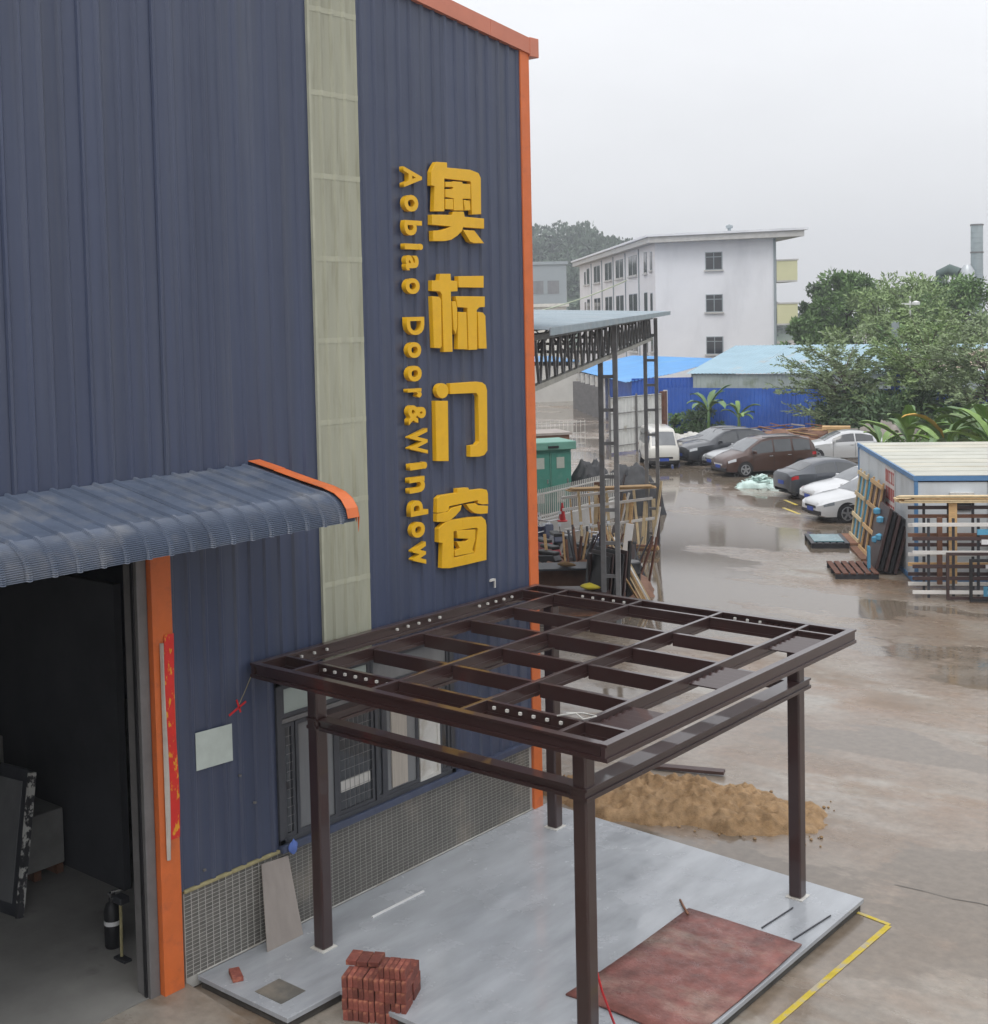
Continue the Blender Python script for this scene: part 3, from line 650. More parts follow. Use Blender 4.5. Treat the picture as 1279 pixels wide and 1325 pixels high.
# blue rag on the sill, tag on a string
rg = MB()
def rf(u, v):
    a_ = 2*math.pi*u; q = .05*math.sin(math.pi*min(1,v*1.15+.05))*(1+.35*math.sin(3*a_+4*v)); return (.10+q*math.cos(a_)*.6, -5.06+q*math.sin(a_)*1.2, 1.05+.21*v)
rg.grid(rf, 14, 8); tag(rg.build('blue_rag', 'blue_cloth', smooth=True), 'crumpled blue rag hung on the window sill corner', 'rag')
kn = thing('hanging_tag', 'red knotted tape hanging on a string from the pergola corner', 'tape', (.1,-5.7,2.98))
MB().tube([(.11,-5.63,3.26),(.1,-5.72,3.1),(.1,-5.80,2.99)], .004, 5).build('string', 'foam', kn, world=True)
m = MB(); m.bar((.1,-5.94,2.90),(.1,-5.70,3.0),.012,.02); m.bar((.1,-5.83,3.05),(.1,-5.78,2.90),.012,.018); m.build('tape', 'red', kn, world=True)

# ------------------------------------------------ sand heap
def sandf(u, v):
    lx, ly = -2.25+4.5*u, -1.05+2.1*v
    r2_ = (abs(lx)/2.1)**2.3+(abs(ly)/.92)**1.9; ed = mnoise.fractal(Vector((lx*1.9, ly*1.9, 9.)), 1., 2., 5)
    q_ = max(0, 1-r2_+.28*ed*min(1,r2_*1.5)); e = q_; s = 1.
    n1 = mnoise.fractal(Vector((lx*1.6, ly*1.6, 3.)), 1., 2., 6); n2 = mnoise.fractal(Vector((lx*6, ly*6, 1.)), .9, 2., 5)
    h = .31*(e**.85)*(1+.45*n1)*(1.15-.4*u)+.085*n2*min(1, 4*e)*(.3+e)-.006
    yy = ly*(1+.18*mnoise.noise(Vector((lx*1.3,0,7))))
    a_ = R(16); return (1.45+lx*math.cos(a_)-yy*math.sin(a_), 1.30+lx*math.sin(a_)+yy*math.cos(a_), max(h, -.02)+.0+(.012 if h > 0 else -.02))
sm = MB().grid(sandf, 150, 76)
tag(sm.build('sand_heap', 'sand', smooth=True), 'long heap of yellow brown building sand beside the platform', 'sand')
cl_ = None
for i in range(90):
    a_ = R(16); t = rr.uniform(-2.1,2.15); s_ = rr.choice((-1,-1,1))*rr.uniform(.5,.95)
    m = MB(); r0 = rr.uniform(.012,.035)
    if cl_ is None: cl_ = MB()
    x, y = 1.45+t*math.cos(a_)-s_*math.sin(a_), 1.30+t*math.sin(a_)+s_*math.cos(a_)
    cl_.lathe([(r0*.6,0),(r0,r0*.5),(r0*.5,r0)], 5, (x,y,0.002))
tag(cl_.build('sand_crumbs', 'sand'), 'crumbs of sand scattered round the foot of the heap', 'sand', kind='stuff')
o = MB().bar((.25,2.35,.05),(1.35,2.75,.06),.16,.05).build('plank', 'brown_frame', bevel=.006); tag(o, 'dark plank lying on the wet ground behind the sand heap', 'plank')

# ------------------------------------------------ inside the doorway
ex = thing('gas_cylinder', 'dark cylinder with a white band standing inside the doorway', 'cylinder', (-1.35,-6.55,.105))
MB().lathe([(.085,0),(.095,.02),(.095,.42),(.07,.5),(.035,.53),(.035,.58)], 18).build('body', 'black', ex, smooth=40)
MB().lathe([(.097,.27),(.097,.32)], 18).build('band', 'white', ex, smooth=40)
m = MB(); m.box(-.03,.03,-.03,.03,.58,.63); m.bar((0,0,.64),(.1,.06,.67),.03,.02); m.build('valve', 'chrome', ex)
hm = thing('yellow_handle_tool', 'tool with yellow handle and dark head propped beside the dark cylinder', 'tool', (-1.0,-6.68,.105))
MB().tube([(0,0,.04),(-.03,.03,.66)], .018, 8).build('handle', 'foam', hm, smooth=40); MB().box(-.1,.06,-.03,.09,.64,.72).build('head', 'steel_dark', hm, bevel=.01); MB().box(-.09,.12,-.05,.05,.0,.03).build('foot', 'steel_dark', hm, bevel=.005)
gp = thing('wrapped_window_unit', 'dark window unit with mottled white protective film leaning inside the doorway', 'window', (-3.6,-6.9,.105), R(8))
Mt = Matrix.Rotation(R(-9), 4, 'X')
m = MB(); m.box(-.7,.7,-.05,.0,0,1.75,Mt); m.build('frame', 'frame_dark', gp, bevel=.01)
fsr = MB().box(.70,.75,-.07,.02,.0,1.72,Mt); mat('film', (.05,.05,.055), .4, 0, .1, 4, col2=(.6,.6,.57), c2lo=.47, c2hi=.52, c2scale=7); fsr.build('film', 'film', gp)
MB().box(-.6,.6,-.06,-.052,.15,1.6,Mt).build('pane', 'glass_grey', gp)
for (x,y,sx,sy,sz,lab,mt_) in ((-4.2,-6.1,1.1,.8,.85,'grey wrapped pallet load just inside the workshop doorway','int_grey'),(-5.6,-5.95,.9,.6,1.5,'taller grey load behind the wrapped pallet in the workshop','int_floor'),(-6.2,-7.4,1.6,.9,.75,'low dim pallet load deep inside the workshop','int_grey'),(-5.2,-6.45,.35,.3,2.6,'tall dim cabinet against the inner wall of the workshop','teal_glass'),(-8.2,-8.2,2.2,1.1,1.3,'bulky dim bench at the back of the workshop','int_floor')):
    t = thing('stored_load' if sz < 2 else 'cabinet', lab, 'load' if sz < 2 else 'cabinet', (x,y,.105))
    MB().box(-sx/2,sx/2,-sy/2,sy/2,.12,sz).build('body', mt_, t, bevel=.02)
    for k in (-.4,0,.4): MB().box(-sx/2,sx/2,k*sy-.05,k*sy+.05,0,.12).build('runner', 'wood_red', t)
# ------------------------------------------------------------------ open lattice shed behind the workshop
SA = Vector((-.9, .66, 0)); SD = Vector((-.457, .889, 0)).normalized(); SN = Vector((-SD.y, SD.x, 0))   # SN points away to the left (behind)
def S(t, n=0, z=0): q = SA + SD*t + SN*n; return Vector((q.x, q.y, z))
shed = thing('open_shed', 'open sided shed with grey lattice steel posts, truss and thin sheet roof', 'shed', tuple(S(10.7)))
def lattice_post(t, n=0, top=7.15):
    top = 6.86+.0123*t+.02*n
    post = None
    a0, a1 = -.17, .17
    for k, aa in enumerate((a0, a1)):
        m = MB(); p0 = S(t, n+aa, .0); p1 = S(t, n+aa, top-.01*k); m.bar(p0, p1, .11, .13, (SD.x,SD.y,0))
        if k == 0: post = m.build('lattice_post', 'shed_steel', shed, world=True)
        else: m.build('flange', 'shed_steel', post, world=True)
    z = .35
    while z < top-.5:
        MB().bar(S(t, n+a0+.055, z), S(t, n+a1-.055, z), .07, .08).build('rung', 'shed_steel', post, world=True); z += .78
for t, n in ((10.72,0),(21.6,0),(10.72,10.5),(21.6,10.5)): lattice_post(t, n)
def truss(n, t0, t1, zb, zt, det=True):
    zt1 = zt+.27; tr = MB().bar(S(t0,n,zt), S(t1,n,zt1), .14, .10).build('truss', 'shed_steel', shed, world=True)
    zb1 = zb+.42; MB().bar(S(t0,n,zb), S(t1,n,zb1), .11, .09).build('bottom_chord', 'shed_chord', tr, world=True)
    t = t0; k = 0; st = .42
    while t < t1-.1:
        zq = zb+(zb1-zb)*(t-t0)/(t1-t0); zu = zt+(zt1-zt)*(t-t0)/(t1-t0); a_, b_ = (zq, zu) if k % 2 == 0 else (zu, zq)
        MB().bar(S(t,n,a_), S(t+st*.8,n,b_), .045, .05, (SD.x,SD.y,0)).build('web_bar', 'shed_steel', tr, world=True)
        t += st; k += 1
truss(0, 0, 21.9, 6.06, 6.88)
def ctruss(t):
    tr = MB().bar(S(t,0,6.8+.0123*t), S(t,10.5,7.0+.0123*t), .10, .08).build('truss', 'shed_steel', shed, world=True)
    MB().bar(S(t,0,6.25+.0123*t), S(t,10.5,6.45+.0123*t), .09, .07).build('bottom_chord', 'shed_steel', tr, world=True)
    for k in range(24):
        n = k*.435; q_ = .0123*t; a_, b_ = (6.3+q_,6.8+q_) if k % 2 == 0 else (6.8+q_,6.3+q_)
        MB().bar(S(t,n,a_+.018*n), S(t,n+.4,b_+.018*n), .04, .045, (SN.x,SN.y,0)).build('web_bar', 'shed_steel', tr, world=True)
for t in (5.2,10.72,16.,21.6): ctruss(t)
truss(10.5, 0, 21.9, 6.3, 7.1)
# roof sheets, slightly rising to the back
k = 0; t = -.6
while t < 21.3:
    m = MB(); P = []
    for j in range(5):
        b_ = t+j*.22
        P += [(b_,0),(b_+.15,0),(b_+.17,.03),(b_+.2,.03)]
    P.append((t+1.1,0))
    for tt, h in P:
        for n in (-.55, 11.): q = S(tt, n, 7.03+.0123*(tt+.6)+.034*(n+.55)+h+.003*(k % 2)); m.v.append(tuple(q))
    m.f = [(2*i,2*i+2,2*i+3,2*i+1) for i in range(len(P)-1)]
    m.build('roof_sheet', 'shed_roof', shed, world=True); t += 1.1; k += 1
for n in (.4,2.5,4.6,6.7,8.8): MB().bar(S(-.5,n,6.96+.03*n), S(22.,n,7.23+.03*n), .07, .09).build('purlin', 'shed_steel', shed, world=True)
MB().bar(S(-.6,-.57,7.0), S(22.4,-.57,7.28), .02, .12).build('eave_flashing', 'shed_roof', shed, world=True)

# ------------------------------------------------ green switch cabinet and picket fence
cab = thing('switch_cabinet', 'green metal switch cabinet with double doors behind the picket fence', 'cabinet', (-17.75,22.9,0), R(58))
MB().box(-1.5,1.15,-.7,.7,.12,2.42).build('body', 'cabinet', cab, bevel=.02)
MB().box(-1.6,1.3,-.85,.85,2.42,2.72).build('lid', 'cabinet_lid', cab, bevel=.03)
MB().box(-1.45,1.1,-.65,.65,0,.12).build('plinth', 'dirty_white_wall', cab)
for x in (-1.25,-.42,.36):
    d = MB().box(x,x+.70,-.74,-.7,.2,2.3).build('door', 'cabinet', cab, bevel=.01)
    for z in (.5,1.75): MB().box(x+.2,x+.5,-.755,-.74,z,z+.4).build('vent', 'vent', d)
    MB().box(x+.6,x+.64,-.77,-.74,1.2,1.36).build('handle', 'chrome', d)
for x in (-.45,.35): MB().box(x-.03,x,-.735,-.70,.2,2.3).build('door_edge', 'cabinet_lid', cab)
MB().box(.2,.6,-.9,-.85,2.5,2.58).build('label_plate', 'black', cab)
blk = thing('brick_block', 'plain reddish brown plant box standing behind the green cabinet', 'block', (-23.2,29.5,0), R(55))
MB().box(-1.6,1.6,-.9,.9,0,2.2).build('body', 'mud_brown', blk); MB().box(-1.7,1.7,-1.,1.,2.2,2.3).build('coping', 'board', blk)
fc = thing('picket_fence', 'grey metal picket fence on a low whitewashed wall', 'fence', (-14.6,20.7,0), math.atan2(4.9,-.5))
FL = 3.4
MB().box(-FL,FL,-.09,.09,0,.62).build('low_wall', 'dirty_white_wall', fc, bevel=.01)
for z in (.72,1.45): MB().bar((-FL,0,z),(FL,0,z),.04,.05).build('rail', 'white_dirty', fc)
ps = None
for i in range(52):
    x = -FL+.07+i*(2*FL-.1)/51
    if ps is None: ps = MB().box(-.014,.014,-.014,.014,.62,1.62).build('picket', 'white_dirty', fc); ps.location = (x,0,0)
    else: inst(ps, fc, (x,0,0))
# far mesh fence seen under the roof
mf = thing('mesh_fence', 'pale welded mesh fence across the wet yard under the shed', 'fence', (-32.5,42.,0), R(54))
for i in range(25): MB().box(-3+i*.25-.012,-3+i*.25+.012,-.012,.012,0,1.5).build('picket', 'white_dirty', mf)
for z in (.2,.8,1.4): MB().bar((-3,0,z),(3,0,z),.03,.03).build('rail', 'white_dirty', mf)

# ------------------------------------------------ clutter along the shed
def plank(p, q, wd, ht, lab, mt='wood', name='plank', group=None, cat='plank'):
    o = MB().bar(p, q, wd, ht).build(name, mt); tag(o, lab, cat, group); return o
rr = random.Random(5)
# covered heaps behind the pickets
def heap(name, lab, cat, loc, rz, sx, sy, h, mt, seed, rough=.35, nu=26, nv=18, fr=2.2):
    def hf(u, v):
        lx, ly = 2*u-1, 2*v-1; e = max(0, 1-abs(lx)**2.5)*max(0, 1-abs(ly)**2.5)
        n = mnoise.fractal(Vector((lx*fr+seed, ly*fr, seed*.7)), .9, 2., 5)
        return (lx*sx*(1+.1*n), ly*sy*(1+.1*n), h*(e**.55)*(1+rough*n)-.01*(e == 0))
    o = MB().grid(hf, nu, nv).build(name, mt, smooth=50); o.location = loc; o.rotation_euler = (0,0,rz)
    return tag(o, lab, cat)
heap('covered_load', 'load under a black tarpaulin behind the picket fence', 'tarpaulin', (-16.4,24.6,0), R(60), .95, .7, 1.75, 'tarp', 3., .2)
heap('covered_load', 'second load under black sheeting beside the shed posts', 'tarpaulin', (-14.9,25.0,0), R(50), 1.1, .8, 1.65, 'tarp', 8., .2)
# A-frame of pale laths
fr = thing('timber_rack', 'rough rack of pale timber laths beside the far lattice post', 'rack', (-11.6,18.7,0), R(50))
for x in (-1.0,-.1,.8): MB().bar((x,-.4,0),(x+.05,.25,1.75),.07,.07).build('leg', 'wood_pale', fr)
for z, y in ((.75,-.13),(1.35,.1),(1.7,.24)): MB().bar((-1.5,y,z-.12),(1.4,y-.04,z+.12),.06,.08).build('rail', 'white_frame', fr)
for i in range(7): MB().bar((-1.2+.3*i,-.1,.02),(-1.15+.3*i,.5,1.5+.1*(i%3)),.05,.03).build('lath', 'wood', fr)
for i in range(9):
    z = 1.86+.035*(i//3); dx_, dy_ = .09*(i % 3), -.075*(i % 3); plank((-12.5+dx_+.03*i,17.6+dy_,z), (-10.6+dx_,19.75+dy_-.04*i,z), .12, .03, 'tan plank laid flat on top of the timber rack', group='planks on top of the timber rack')
for i in range(11):
    z = .08+.05*(i//3); a_ = rr.uniform(-.12,.12)
    plank((-12.3+.14*(i%3)+a_,17.4+.16*(i%3),z), (-9.9+.1*(i%3)-a_,18.35+.12*(i%3),z+.02), .13, .035, 'tan plank in the low pile at the far lattice post', mt=rr.choice(('wood','wood','wood_red')), group='planks piled at the far lattice post')
bd = MB().box(-.14,.14,-.02,.02,0,1.9,Matrix.Rotation(R(10),4,'X')).build('brown_board', 'wood_red'); bd.location = (-12.9,19.9,0); bd.rotation_euler = (0,0,R(40)); tag(bd, 'tall reddish brown board leaning on the picket fence', 'board')
cn = MB().lathe([(.17,0),(.17,.03),(.11,.05),(.03,.6)],12,(0,0,0)).build('traffic_cone', 'red', smooth=40); cn.location = (-13.6,18.9,.62); tag(cn, 'faded red cone standing on the low wall by the pickets', 'cone')
# planks leaning near the front lattice post
for i, (x,y,dx,dy,h,mt_,w_) in enumerate(((-6.6,11.9,.5,.5,1.9,'wood',.10),(-6.35,11.6,.35,.6,1.7,'wood_pale',.07),(-6.1,11.55,.3,.55,1.55,'wood',.06),(-6.75,12.3,.6,.4,1.8,'wood_pale',.05),(-5.95,11.2,.2,.6,1.3,'wood',.09),(-6.2,11.1,.15,.5,1.2,'wood_red',.12),(-6.9,12.5,.7,.2,1.65,'white_frame',.14))):
    plank((x+dx,y+dy-.2,.0), (x-.15,y-.35,h), w_, .03, 'loose plank leaning against the front lattice post', mt=mt_, group='planks leaning at the front lattice post')
wp = MB().box(-.1,.1,-.012,.012,0,2.1,Matrix.Rotation(R(8),4,'Y')).build('white_board', 'white'); wp.location = (-6.8,12.0,0); wp.rotation_euler = (R(6),0,R(35)); tag(wp, 'bright white panel propped high against the front lattice post', 'panel')
sh = thing('tall_frame_stack', 'stack of dark upright frames leaning at the front lattice post', 'frames', (-6.25,10.6,0), R(-20))
for i in range(6): MB().box(-.55+.02*i,.35,-.3+.1*i,-.26+.1*i,0,1.5+.08*(i % 3),Matrix.Rotation(R(-7),4,'X')).build('frame', 'brown_frame' if i % 2 else 'black', sh)
# workbenches
def bench(loc, rz, sx, sy, h, lab, mt='steel_dark'):
    t = thing('workbench', lab, 'bench', loc, rz)
    MB().box(-sx/2,sx/2,-sy/2,sy/2,h-.05,h).build('top', mt, t, bevel=.005)
    for x in (-sx/2+.05,sx/2-.05):
        for y in (-sy/2+.05,sy/2-.05): MB().box(x-.03,x+.03,y-.03,y+.03,0,h-.05).build('leg', 'steel_dark', t)
    MB().box(-sx/2+.05,sx/2-.05,-sy/2+.05,sy/2-.05,.25,.28).build('shelf', 'wood_red', t)
bench((-8.3,11.9,0), R(40), 2.6, .9, .85, 'dark steel bench in front of the parked scooters'); bench((-6.9,9.6,0), R(38), 2.4, 1.1, .75, 'low dark bench behind the pergola corner', 'brown_frame')
yb = MB()
def yf(u, v):
    a_ = 2*math.pi*u; q = .16*math.sin(math.pi*min(1, v*1.1+.04))*(1+.2*math.sin(3*a_+3*v)); return (q*math.cos(a_)*1.6, q*math.sin(a_), .2*v)
o = yb.grid(yf, 14, 8).build('yellow_bag', 'yellow_bag', smooth=True); o.location = (-6.35,10.1,.755); tag(o, 'bright yellow bag lying on the low dark bench', 'bag')
o = yb.grid(yf, 14, 8).build('pale_sack', 'wood', smooth=True); o.location = (-8.2,11.7,.855); o.scale = (1,1,.8); tag(o, 'crumpled tan sack lying on the dark steel bench', 'sack')
def scooter(loc, rz, lab, body, helmet=None):
    t = thing('scooter', lab, 'scooter', loc, rz)
    for x in (-.6,.6):
        m = MB(); k = 18
        m.tube([(x+.22*math.cos(2*math.pi*i/k), 0, .24+.22*math.sin(2*math.pi*i/k)) for i in range(k+1)], .045, 7, False); wv = m.build('wheel', 'rubber', t, smooth=True)
        MB().tube([(x,-.04,.24),(x,.04,.24)], .13, 12).build('rim', 'rim', wv, smooth=40)
    pr = [(-.85,.62),(-.75,.80),(-.2,.74),(-.1,.42),(.25,.36),(.42,.95),(.55,.98),(.62,.6),(.72,.42),(.55,.46),(.35,.28),(-.3,.26),(-.55,.48)]
    MB().prism(pr, lambda a_, b_, d: (a_, d, b_), -.14, .14).build('body', body, t, bevel=.03)
    MB().box(-.78,-.12,-.13,.13,.76,.86).build('seat', 'black', t, bevel=.03)
    m = MB(); m.tube([(.62,0,.3),(.44,0,1.05)], .025, 8); m.tube([(.38,-.34,1.1),(.44,0,1.05),(.38,.34,1.1)], .018, 7); m.build('handlebar', 'chrome', t, smooth=True)
    MB().box(.52,.60,-.09,.09,.85,.98).build('headlight', 'lamp_clear', t, bevel=.02)
    for y in (-.3,.3): 
        h = MB().tube([(.4,y,1.1),(.38,y*1.1,1.28)], .008, 6).build('mirror', 'black', t); MB().box(.36,.385,y*1.1-.05,y*1.1+.05,1.26,1.34).build('mirror_glass', 'lamp_clear', h)
mat('scoot_red', (.40,.02,.03), .35, coat=.4); mat('scoot_blue', (.03,.04,.10), .35, coat=.4); mat('scoot_black', (.02,.02,.024), .35, coat=.4)
scooter((-10.9,14.2,0), R(160), 'red scooter parked against the picket fence', 'scoot_red'); scooter((-10.2,14.9,0), R(150), 'black scooter parked beside the red scooter', 'scoot_black'); scooter((-9.5,15.5,0), R(165), 'dark blue scooter parked beside the front lattice post', 'scoot_blue')
tp = thing('potted_plant', 'small dark plant in a pot beside the red scooter', 'plant', (-10.9,15.4,0))
MB().lathe([(.16,0),(.2,.3)],12).build('pot', 'mud_brown', tp, smooth=40)

# more scrap packed round the posts
rr = random.Random(77)
scrap = ((-7.6,12.6,'rusty steel drum beside the dark steel bench','drum'),(-7.2,13.1,'black plastic drum behind the rusty drum','drum'),(-12.6,16.6,'blue plastic drum at the low whitewashed wall','drum'))
for (x,y,lab,nm),mt_ in zip(scrap,('rust','black','scoot_blue')):
    t = thing('drum', lab, 'drum', (x,y,0)); MB().lathe([(.27,0),(.29,.03),(.28,.28),(.295,.3),(.28,.32),(.28,.58),(.295,.6),(.28,.62),(.29,.86),(.27,.88)],18).build('shell', mt_, t, smooth=40); MB().lathe([(.25,.881),(.25,.885)],18).build('lid', 'grey_metal', t)
for i in range(16):
    x, y = -12.6+rr.uniform(0,2.4), 19.4+rr.uniform(-.9,.9); plank((x,y,.02),(x+rr.uniform(-.3,.3),y+rr.uniform(.2,.5),rr.uniform(1.3,2.1)), rr.uniform(.05,.14), .03, 'upright offcut of timber or frame leaning in the rack at the far post', mt=rr.choice(('wood','brown_frame','wood_red','white_frame','wood_pale')), group='offcuts at the far lattice post', cat='offcut', name='offcut')
for i in range(30):
    x, y = -9.0+rr.uniform(-.8,1.6), 13.6+rr.uniform(-.8,1.0); plank((x,y,.02),(x+rr.uniform(-.6,.6),y+rr.uniform(.1,.5),rr.uniform(.9,1.6)), rr.uniform(.04,.10), .035, 'thin offcut propped upright between the benches and the scooters', mt=rr.choice(('steel_dark','brown_frame','black','rust','grey_metal','wood_red','wood')), group='offcuts by the benches', cat='offcut', name='offcut')
for i in range(9):
    x, y = -6.6+rr.uniform(-.5,.6), 11.0+rr.uniform(-.6,.5); plank((x,y,.01),(x+rr.uniform(-.15,.25),y+rr.uniform(-.2,.3),rr.uniform(1.2,2.2)), rr.uniform(.05,.12), .05, 'tall dark profile leaning on the front lattice post', mt=rr.choice(('brown_frame','black','steel_dark','brown_frame')), group='dark profiles at the front lattice post', cat='profile', name='profile')
heap('scrap_pile', 'tangle of dark scrap under the steel bench', 'scrap', (-8.6,12.8,0), R(40), 1.9, 1.0, .7, 'mud_brown', 33., .3, 36, 22, 3.)
heap('rag_pile', 'pile of reddish rags and packing beside the scooters', 'rags', (-9.9,13.3,0), R(35), 1.0, .6, .55, 'wood_red', 41., .3, 30, 20, 3.)
scooter((-10.4,13.3,0), R(175), 'black scooter half hidden behind the reddish rags', 'scoot_black')
scooter((-12.0,16.2,0), R(140), 'blue scooter parked nearest the low whitewashed wall', 'scoot_blue')
scooter((-8.9,14.6,0), R(170), 'grey scooter standing in front of the blue one', 'steel_dark')
scooter((-11.7,15.0,0), R(155), 'dark red scooter wedged behind the bright red one', 'scoot_red')
# ------------------------------------------------------------------ prefab cabin with crates
CA = Vector((-1.7,18.3,0)); CU = Vector((.84,.54,0)).normalized(); CV = Vector((-.54,.84,0)).normalized()
cabn = thing('prefab_cabin', 'white prefab cabin with blue edges and pale flat roof', 'cabin', tuple(CA), math.atan2(CU.y, CU.x))
CWd, CLn, CH = 5.4, 9.0, 2.87     # local x along CU, y along CV
MB().box(.04,CWd-.04,.04,CLn-.04,.12,CH-.08).build('body', 'interior', cabn)
for k in range(5): MB().box(.0,.038,.06+k*1.79,.06+k*1.79+1.78,.14,CH-.16).build('wall_panel', 'cont_white', cabn, bevel=.006)
for k in range(3): MB().box(.06+k*1.76,.06+k*1.76+1.75,.0,.038,.14,CH-.16).build('wall_panel', 'cont_white', cabn, bevel=.006)
MB().box(-.03,.06,-.03,.06,.1,CH-.10).build('corner_post', 'cont_blue', cabn); MB().box(-.03,.06,CLn-.06,CLn+.03,.1,CH-.10).build('corner_post', 'cont_blue', cabn)
MB().box(-.05,.0,-.05,CLn+.05,CH-.12,CH+.005).build('edge_beam', 'cont_blue', cabn); MB().box(0,CWd,-.05,0,CH-.12,CH+.005).build('edge_beam', 'cont_blue', cabn)
MB().box(-.03,.02,-.03,CLn,.02,.14).build('base_beam', 'cont_blue', cabn); MB().box(.02,CWd,-.03,.02,.02,.14).build('base_beam', 'cont_blue', cabn)
for k in range(9): 
    MB().box(.0,CWd,k*1.0,k*1.0+.985,CH-.08,CH+.012).build('roof_panel', 'cont_roof', cabn, bevel=.006)
    MB().box(.0,CWd,k*1.0-.02,k*1.0+.02,CH+.0125,CH+.022).build('roof_rib', 'cont_roof', cabn)
sg = MB().box(-.025,-.006,2.75,4.2,1.35,2.68).build('lettering_panel', 'sign_pale', cabn)
zc = 2.6
for r in range(3):                                   # faded red lettering blocks, too small to read
    hgt = .36 if r < 2 else .2
    for k in range(5):
        y0 = 2.82+k*.27; m = MB()
        q = random.Random(r*9+k)
        m.box(-.03,-.026,y0,y0+.2,zc-hgt,zc-hgt+.05); m.box(-.03,-.026,y0,y0+.2,zc-.06,zc); m.box(-.031,-.0262,y0+.08,y0+.13,zc-hgt+.05,zc-.06)
        if q.random() < .6: m.box(-.0305,-.0261,y0,y0+.04,zc-hgt+.05,zc-.06)
        if q.random() < .6: m.box(-.0305,-.0261,y0+.16,y0+.2,zc-hgt+.05,zc-.06)
        m.build('lettering', 'sign_red', sg)
    zc -= hgt+.12
MB().box(.85,1.45,-.12,.0,2.30,2.44).build('window_hood', 'white_dirty', cabn); MB().box(.9,1.42,-.05,-.002,1.98,2.29).build('small_window', 'black', cabn)
def cw(x, y, z): q = CA+CU*x+CV*y; return Vector((q.x,q.y,z))
# timber crates leaning on the long side: each a ladder of uprights and rails round glass
def crate(y0, wd, h, lab, n_up, mt, gl, lean=.75, rails=4):
    t = thing('timber_crate', lab, 'crate', tuple(cw(-lean,y0+wd/2,0)), math.atan2(CU.y,CU.x))
    tl = math.atan2(lean-.13, h); Mx = Matrix.Rotation(tl, 4, 'Y')
    for k in range(n_up): yy = -wd/2+.15+k*(wd-.3)/(n_up-1); MB().box(-.05,-.0,yy-.05,yy+.05,.0,h,Mx).build('upright', mt, t, bevel=.004)
    for k in range(rails): z = .08+k*(h-.2)/(rails-1); MB().box(-.09,-.051,-wd/2,wd/2,z-.06,z+.06,Mx).build('rail', mt, t, bevel=.004)
    MB().box(.012,.06,-wd/2+.05,wd/2-.05,.05,h*.93,Mx).build('glass_sheet', gl, t)
    MB().box(-.3,.35,-wd/2-.1,wd/2+.1,-.0,.06).build('skid', 'wood_red', t)
crate(6.1,1.7,2.2,'tall pale timber crate of blue glass at the far end of the cabin side',3,'wood_pale','blue_foam',.45)
crate(3.5,1.9,2.25,'tall tan timber crate leaning below the red lettering of the cabin',3,'wood','brown_frame',.55)
bw = thing('wrapped_bundle', 'dark wrapped bundle with blue foam straps between crate and cabin corner', 'bundle', tuple(cw(-.35,2.0,0)), math.atan2(CU.y,CU.x))
for k in range(5): MB().box(-.5+.13*k,-.42+.13*k,-.7,.75,.05,1.75-.06*k,Matrix.Rotation(R(14),4,'Y')).build('panel', 'black' if k % 2 else 'brown_frame', bw)
for (y,z) in ((-.4,.9),(.1,.75),(-.2,1.35),(.4,1.5)): MB().lathe([(.02,0),(.1,.04),(.1,.16),(.02,.2)],8,(-.42+.2*z/1.5,y,z)).build('foam_pad', 'blue_foam', bw)
for y in (-.55,-.4): MB().box(-.62,-.56,y,y+.08,.0,.75).build('foam_strap', 'blue_foam', bw)
# low pallets
for (x,y,lab) in ((-1.45,1.6,'dark wet pallet on the ground before the wrapped bundle'),(-1.5,6.3,'low dark pallet holding greenish glass at the far crate')):
    t = thing('pallet', lab, 'pallet', tuple(cw(x,y,0)), math.atan2(CU.y,CU.x))
    for k in range(6): MB().box(-.5+.2*k,-.36+.2*k,-.9,.9,.14,.17).build('board', 'rust' if y < 3 else 'steel_dark', t)
    for yy in (-.8,0,.8): MB().box(-.5,.64,yy-.05,yy+.05,0,.14).build('bearer', 'steel_dark', t)
    if y > 3: MB().box(-.4,.5,-.7,.6,.172,.2).build('glass_sheet', 'teal_glass', t)
# rack of window frames in front of the cabin
rk = thing('frame_rack', 'steel rack of dark brown and white window frames before the cabin', 'rack', tuple(cw(-.1,-1.0,0)), math.atan2(CU.y,CU.x))
for y, n in ((0,9),(-.55,9)):
    for k in range(n): x = .1+k*.6; MB().box(x-.03,x+.03,y-.03,y+.03,.0,2.35-.35*(y < 0)).build('upright', 'steel_dark', rk)
for y, zs_, mts in ((-.02,(.25,.5,.75,1.0,1.25,1.5,1.75,1.98,2.2),('white_frame','brown_frame','wood','white_frame','brown_frame','wood_red','white_frame','wood_red','brown_frame')),(-.58,(.15,.5,.8,1.15,1.5,1.85),('white_frame','brown_frame','brown_frame','white_frame','brown_frame','white_frame'))):
    for z, mt_ in zip(zs_, mts): MB().box(-.3,5.0,y-.05,y-.005,z-.045,z+.045).build('rail', mt_, rk, bevel=.003)
for k in range(4): x = .75+1.25*k; MB().box(x-.1,x+.1,-.30,-.26,.3,2.34).build('timber_upright', 'wood', rk)
for k in range(3): x = .35+1.5*k; MB().box(x,x+.12,-.40,-.305,.3,2.0).build('frame_panel', 'wood_red', rk)
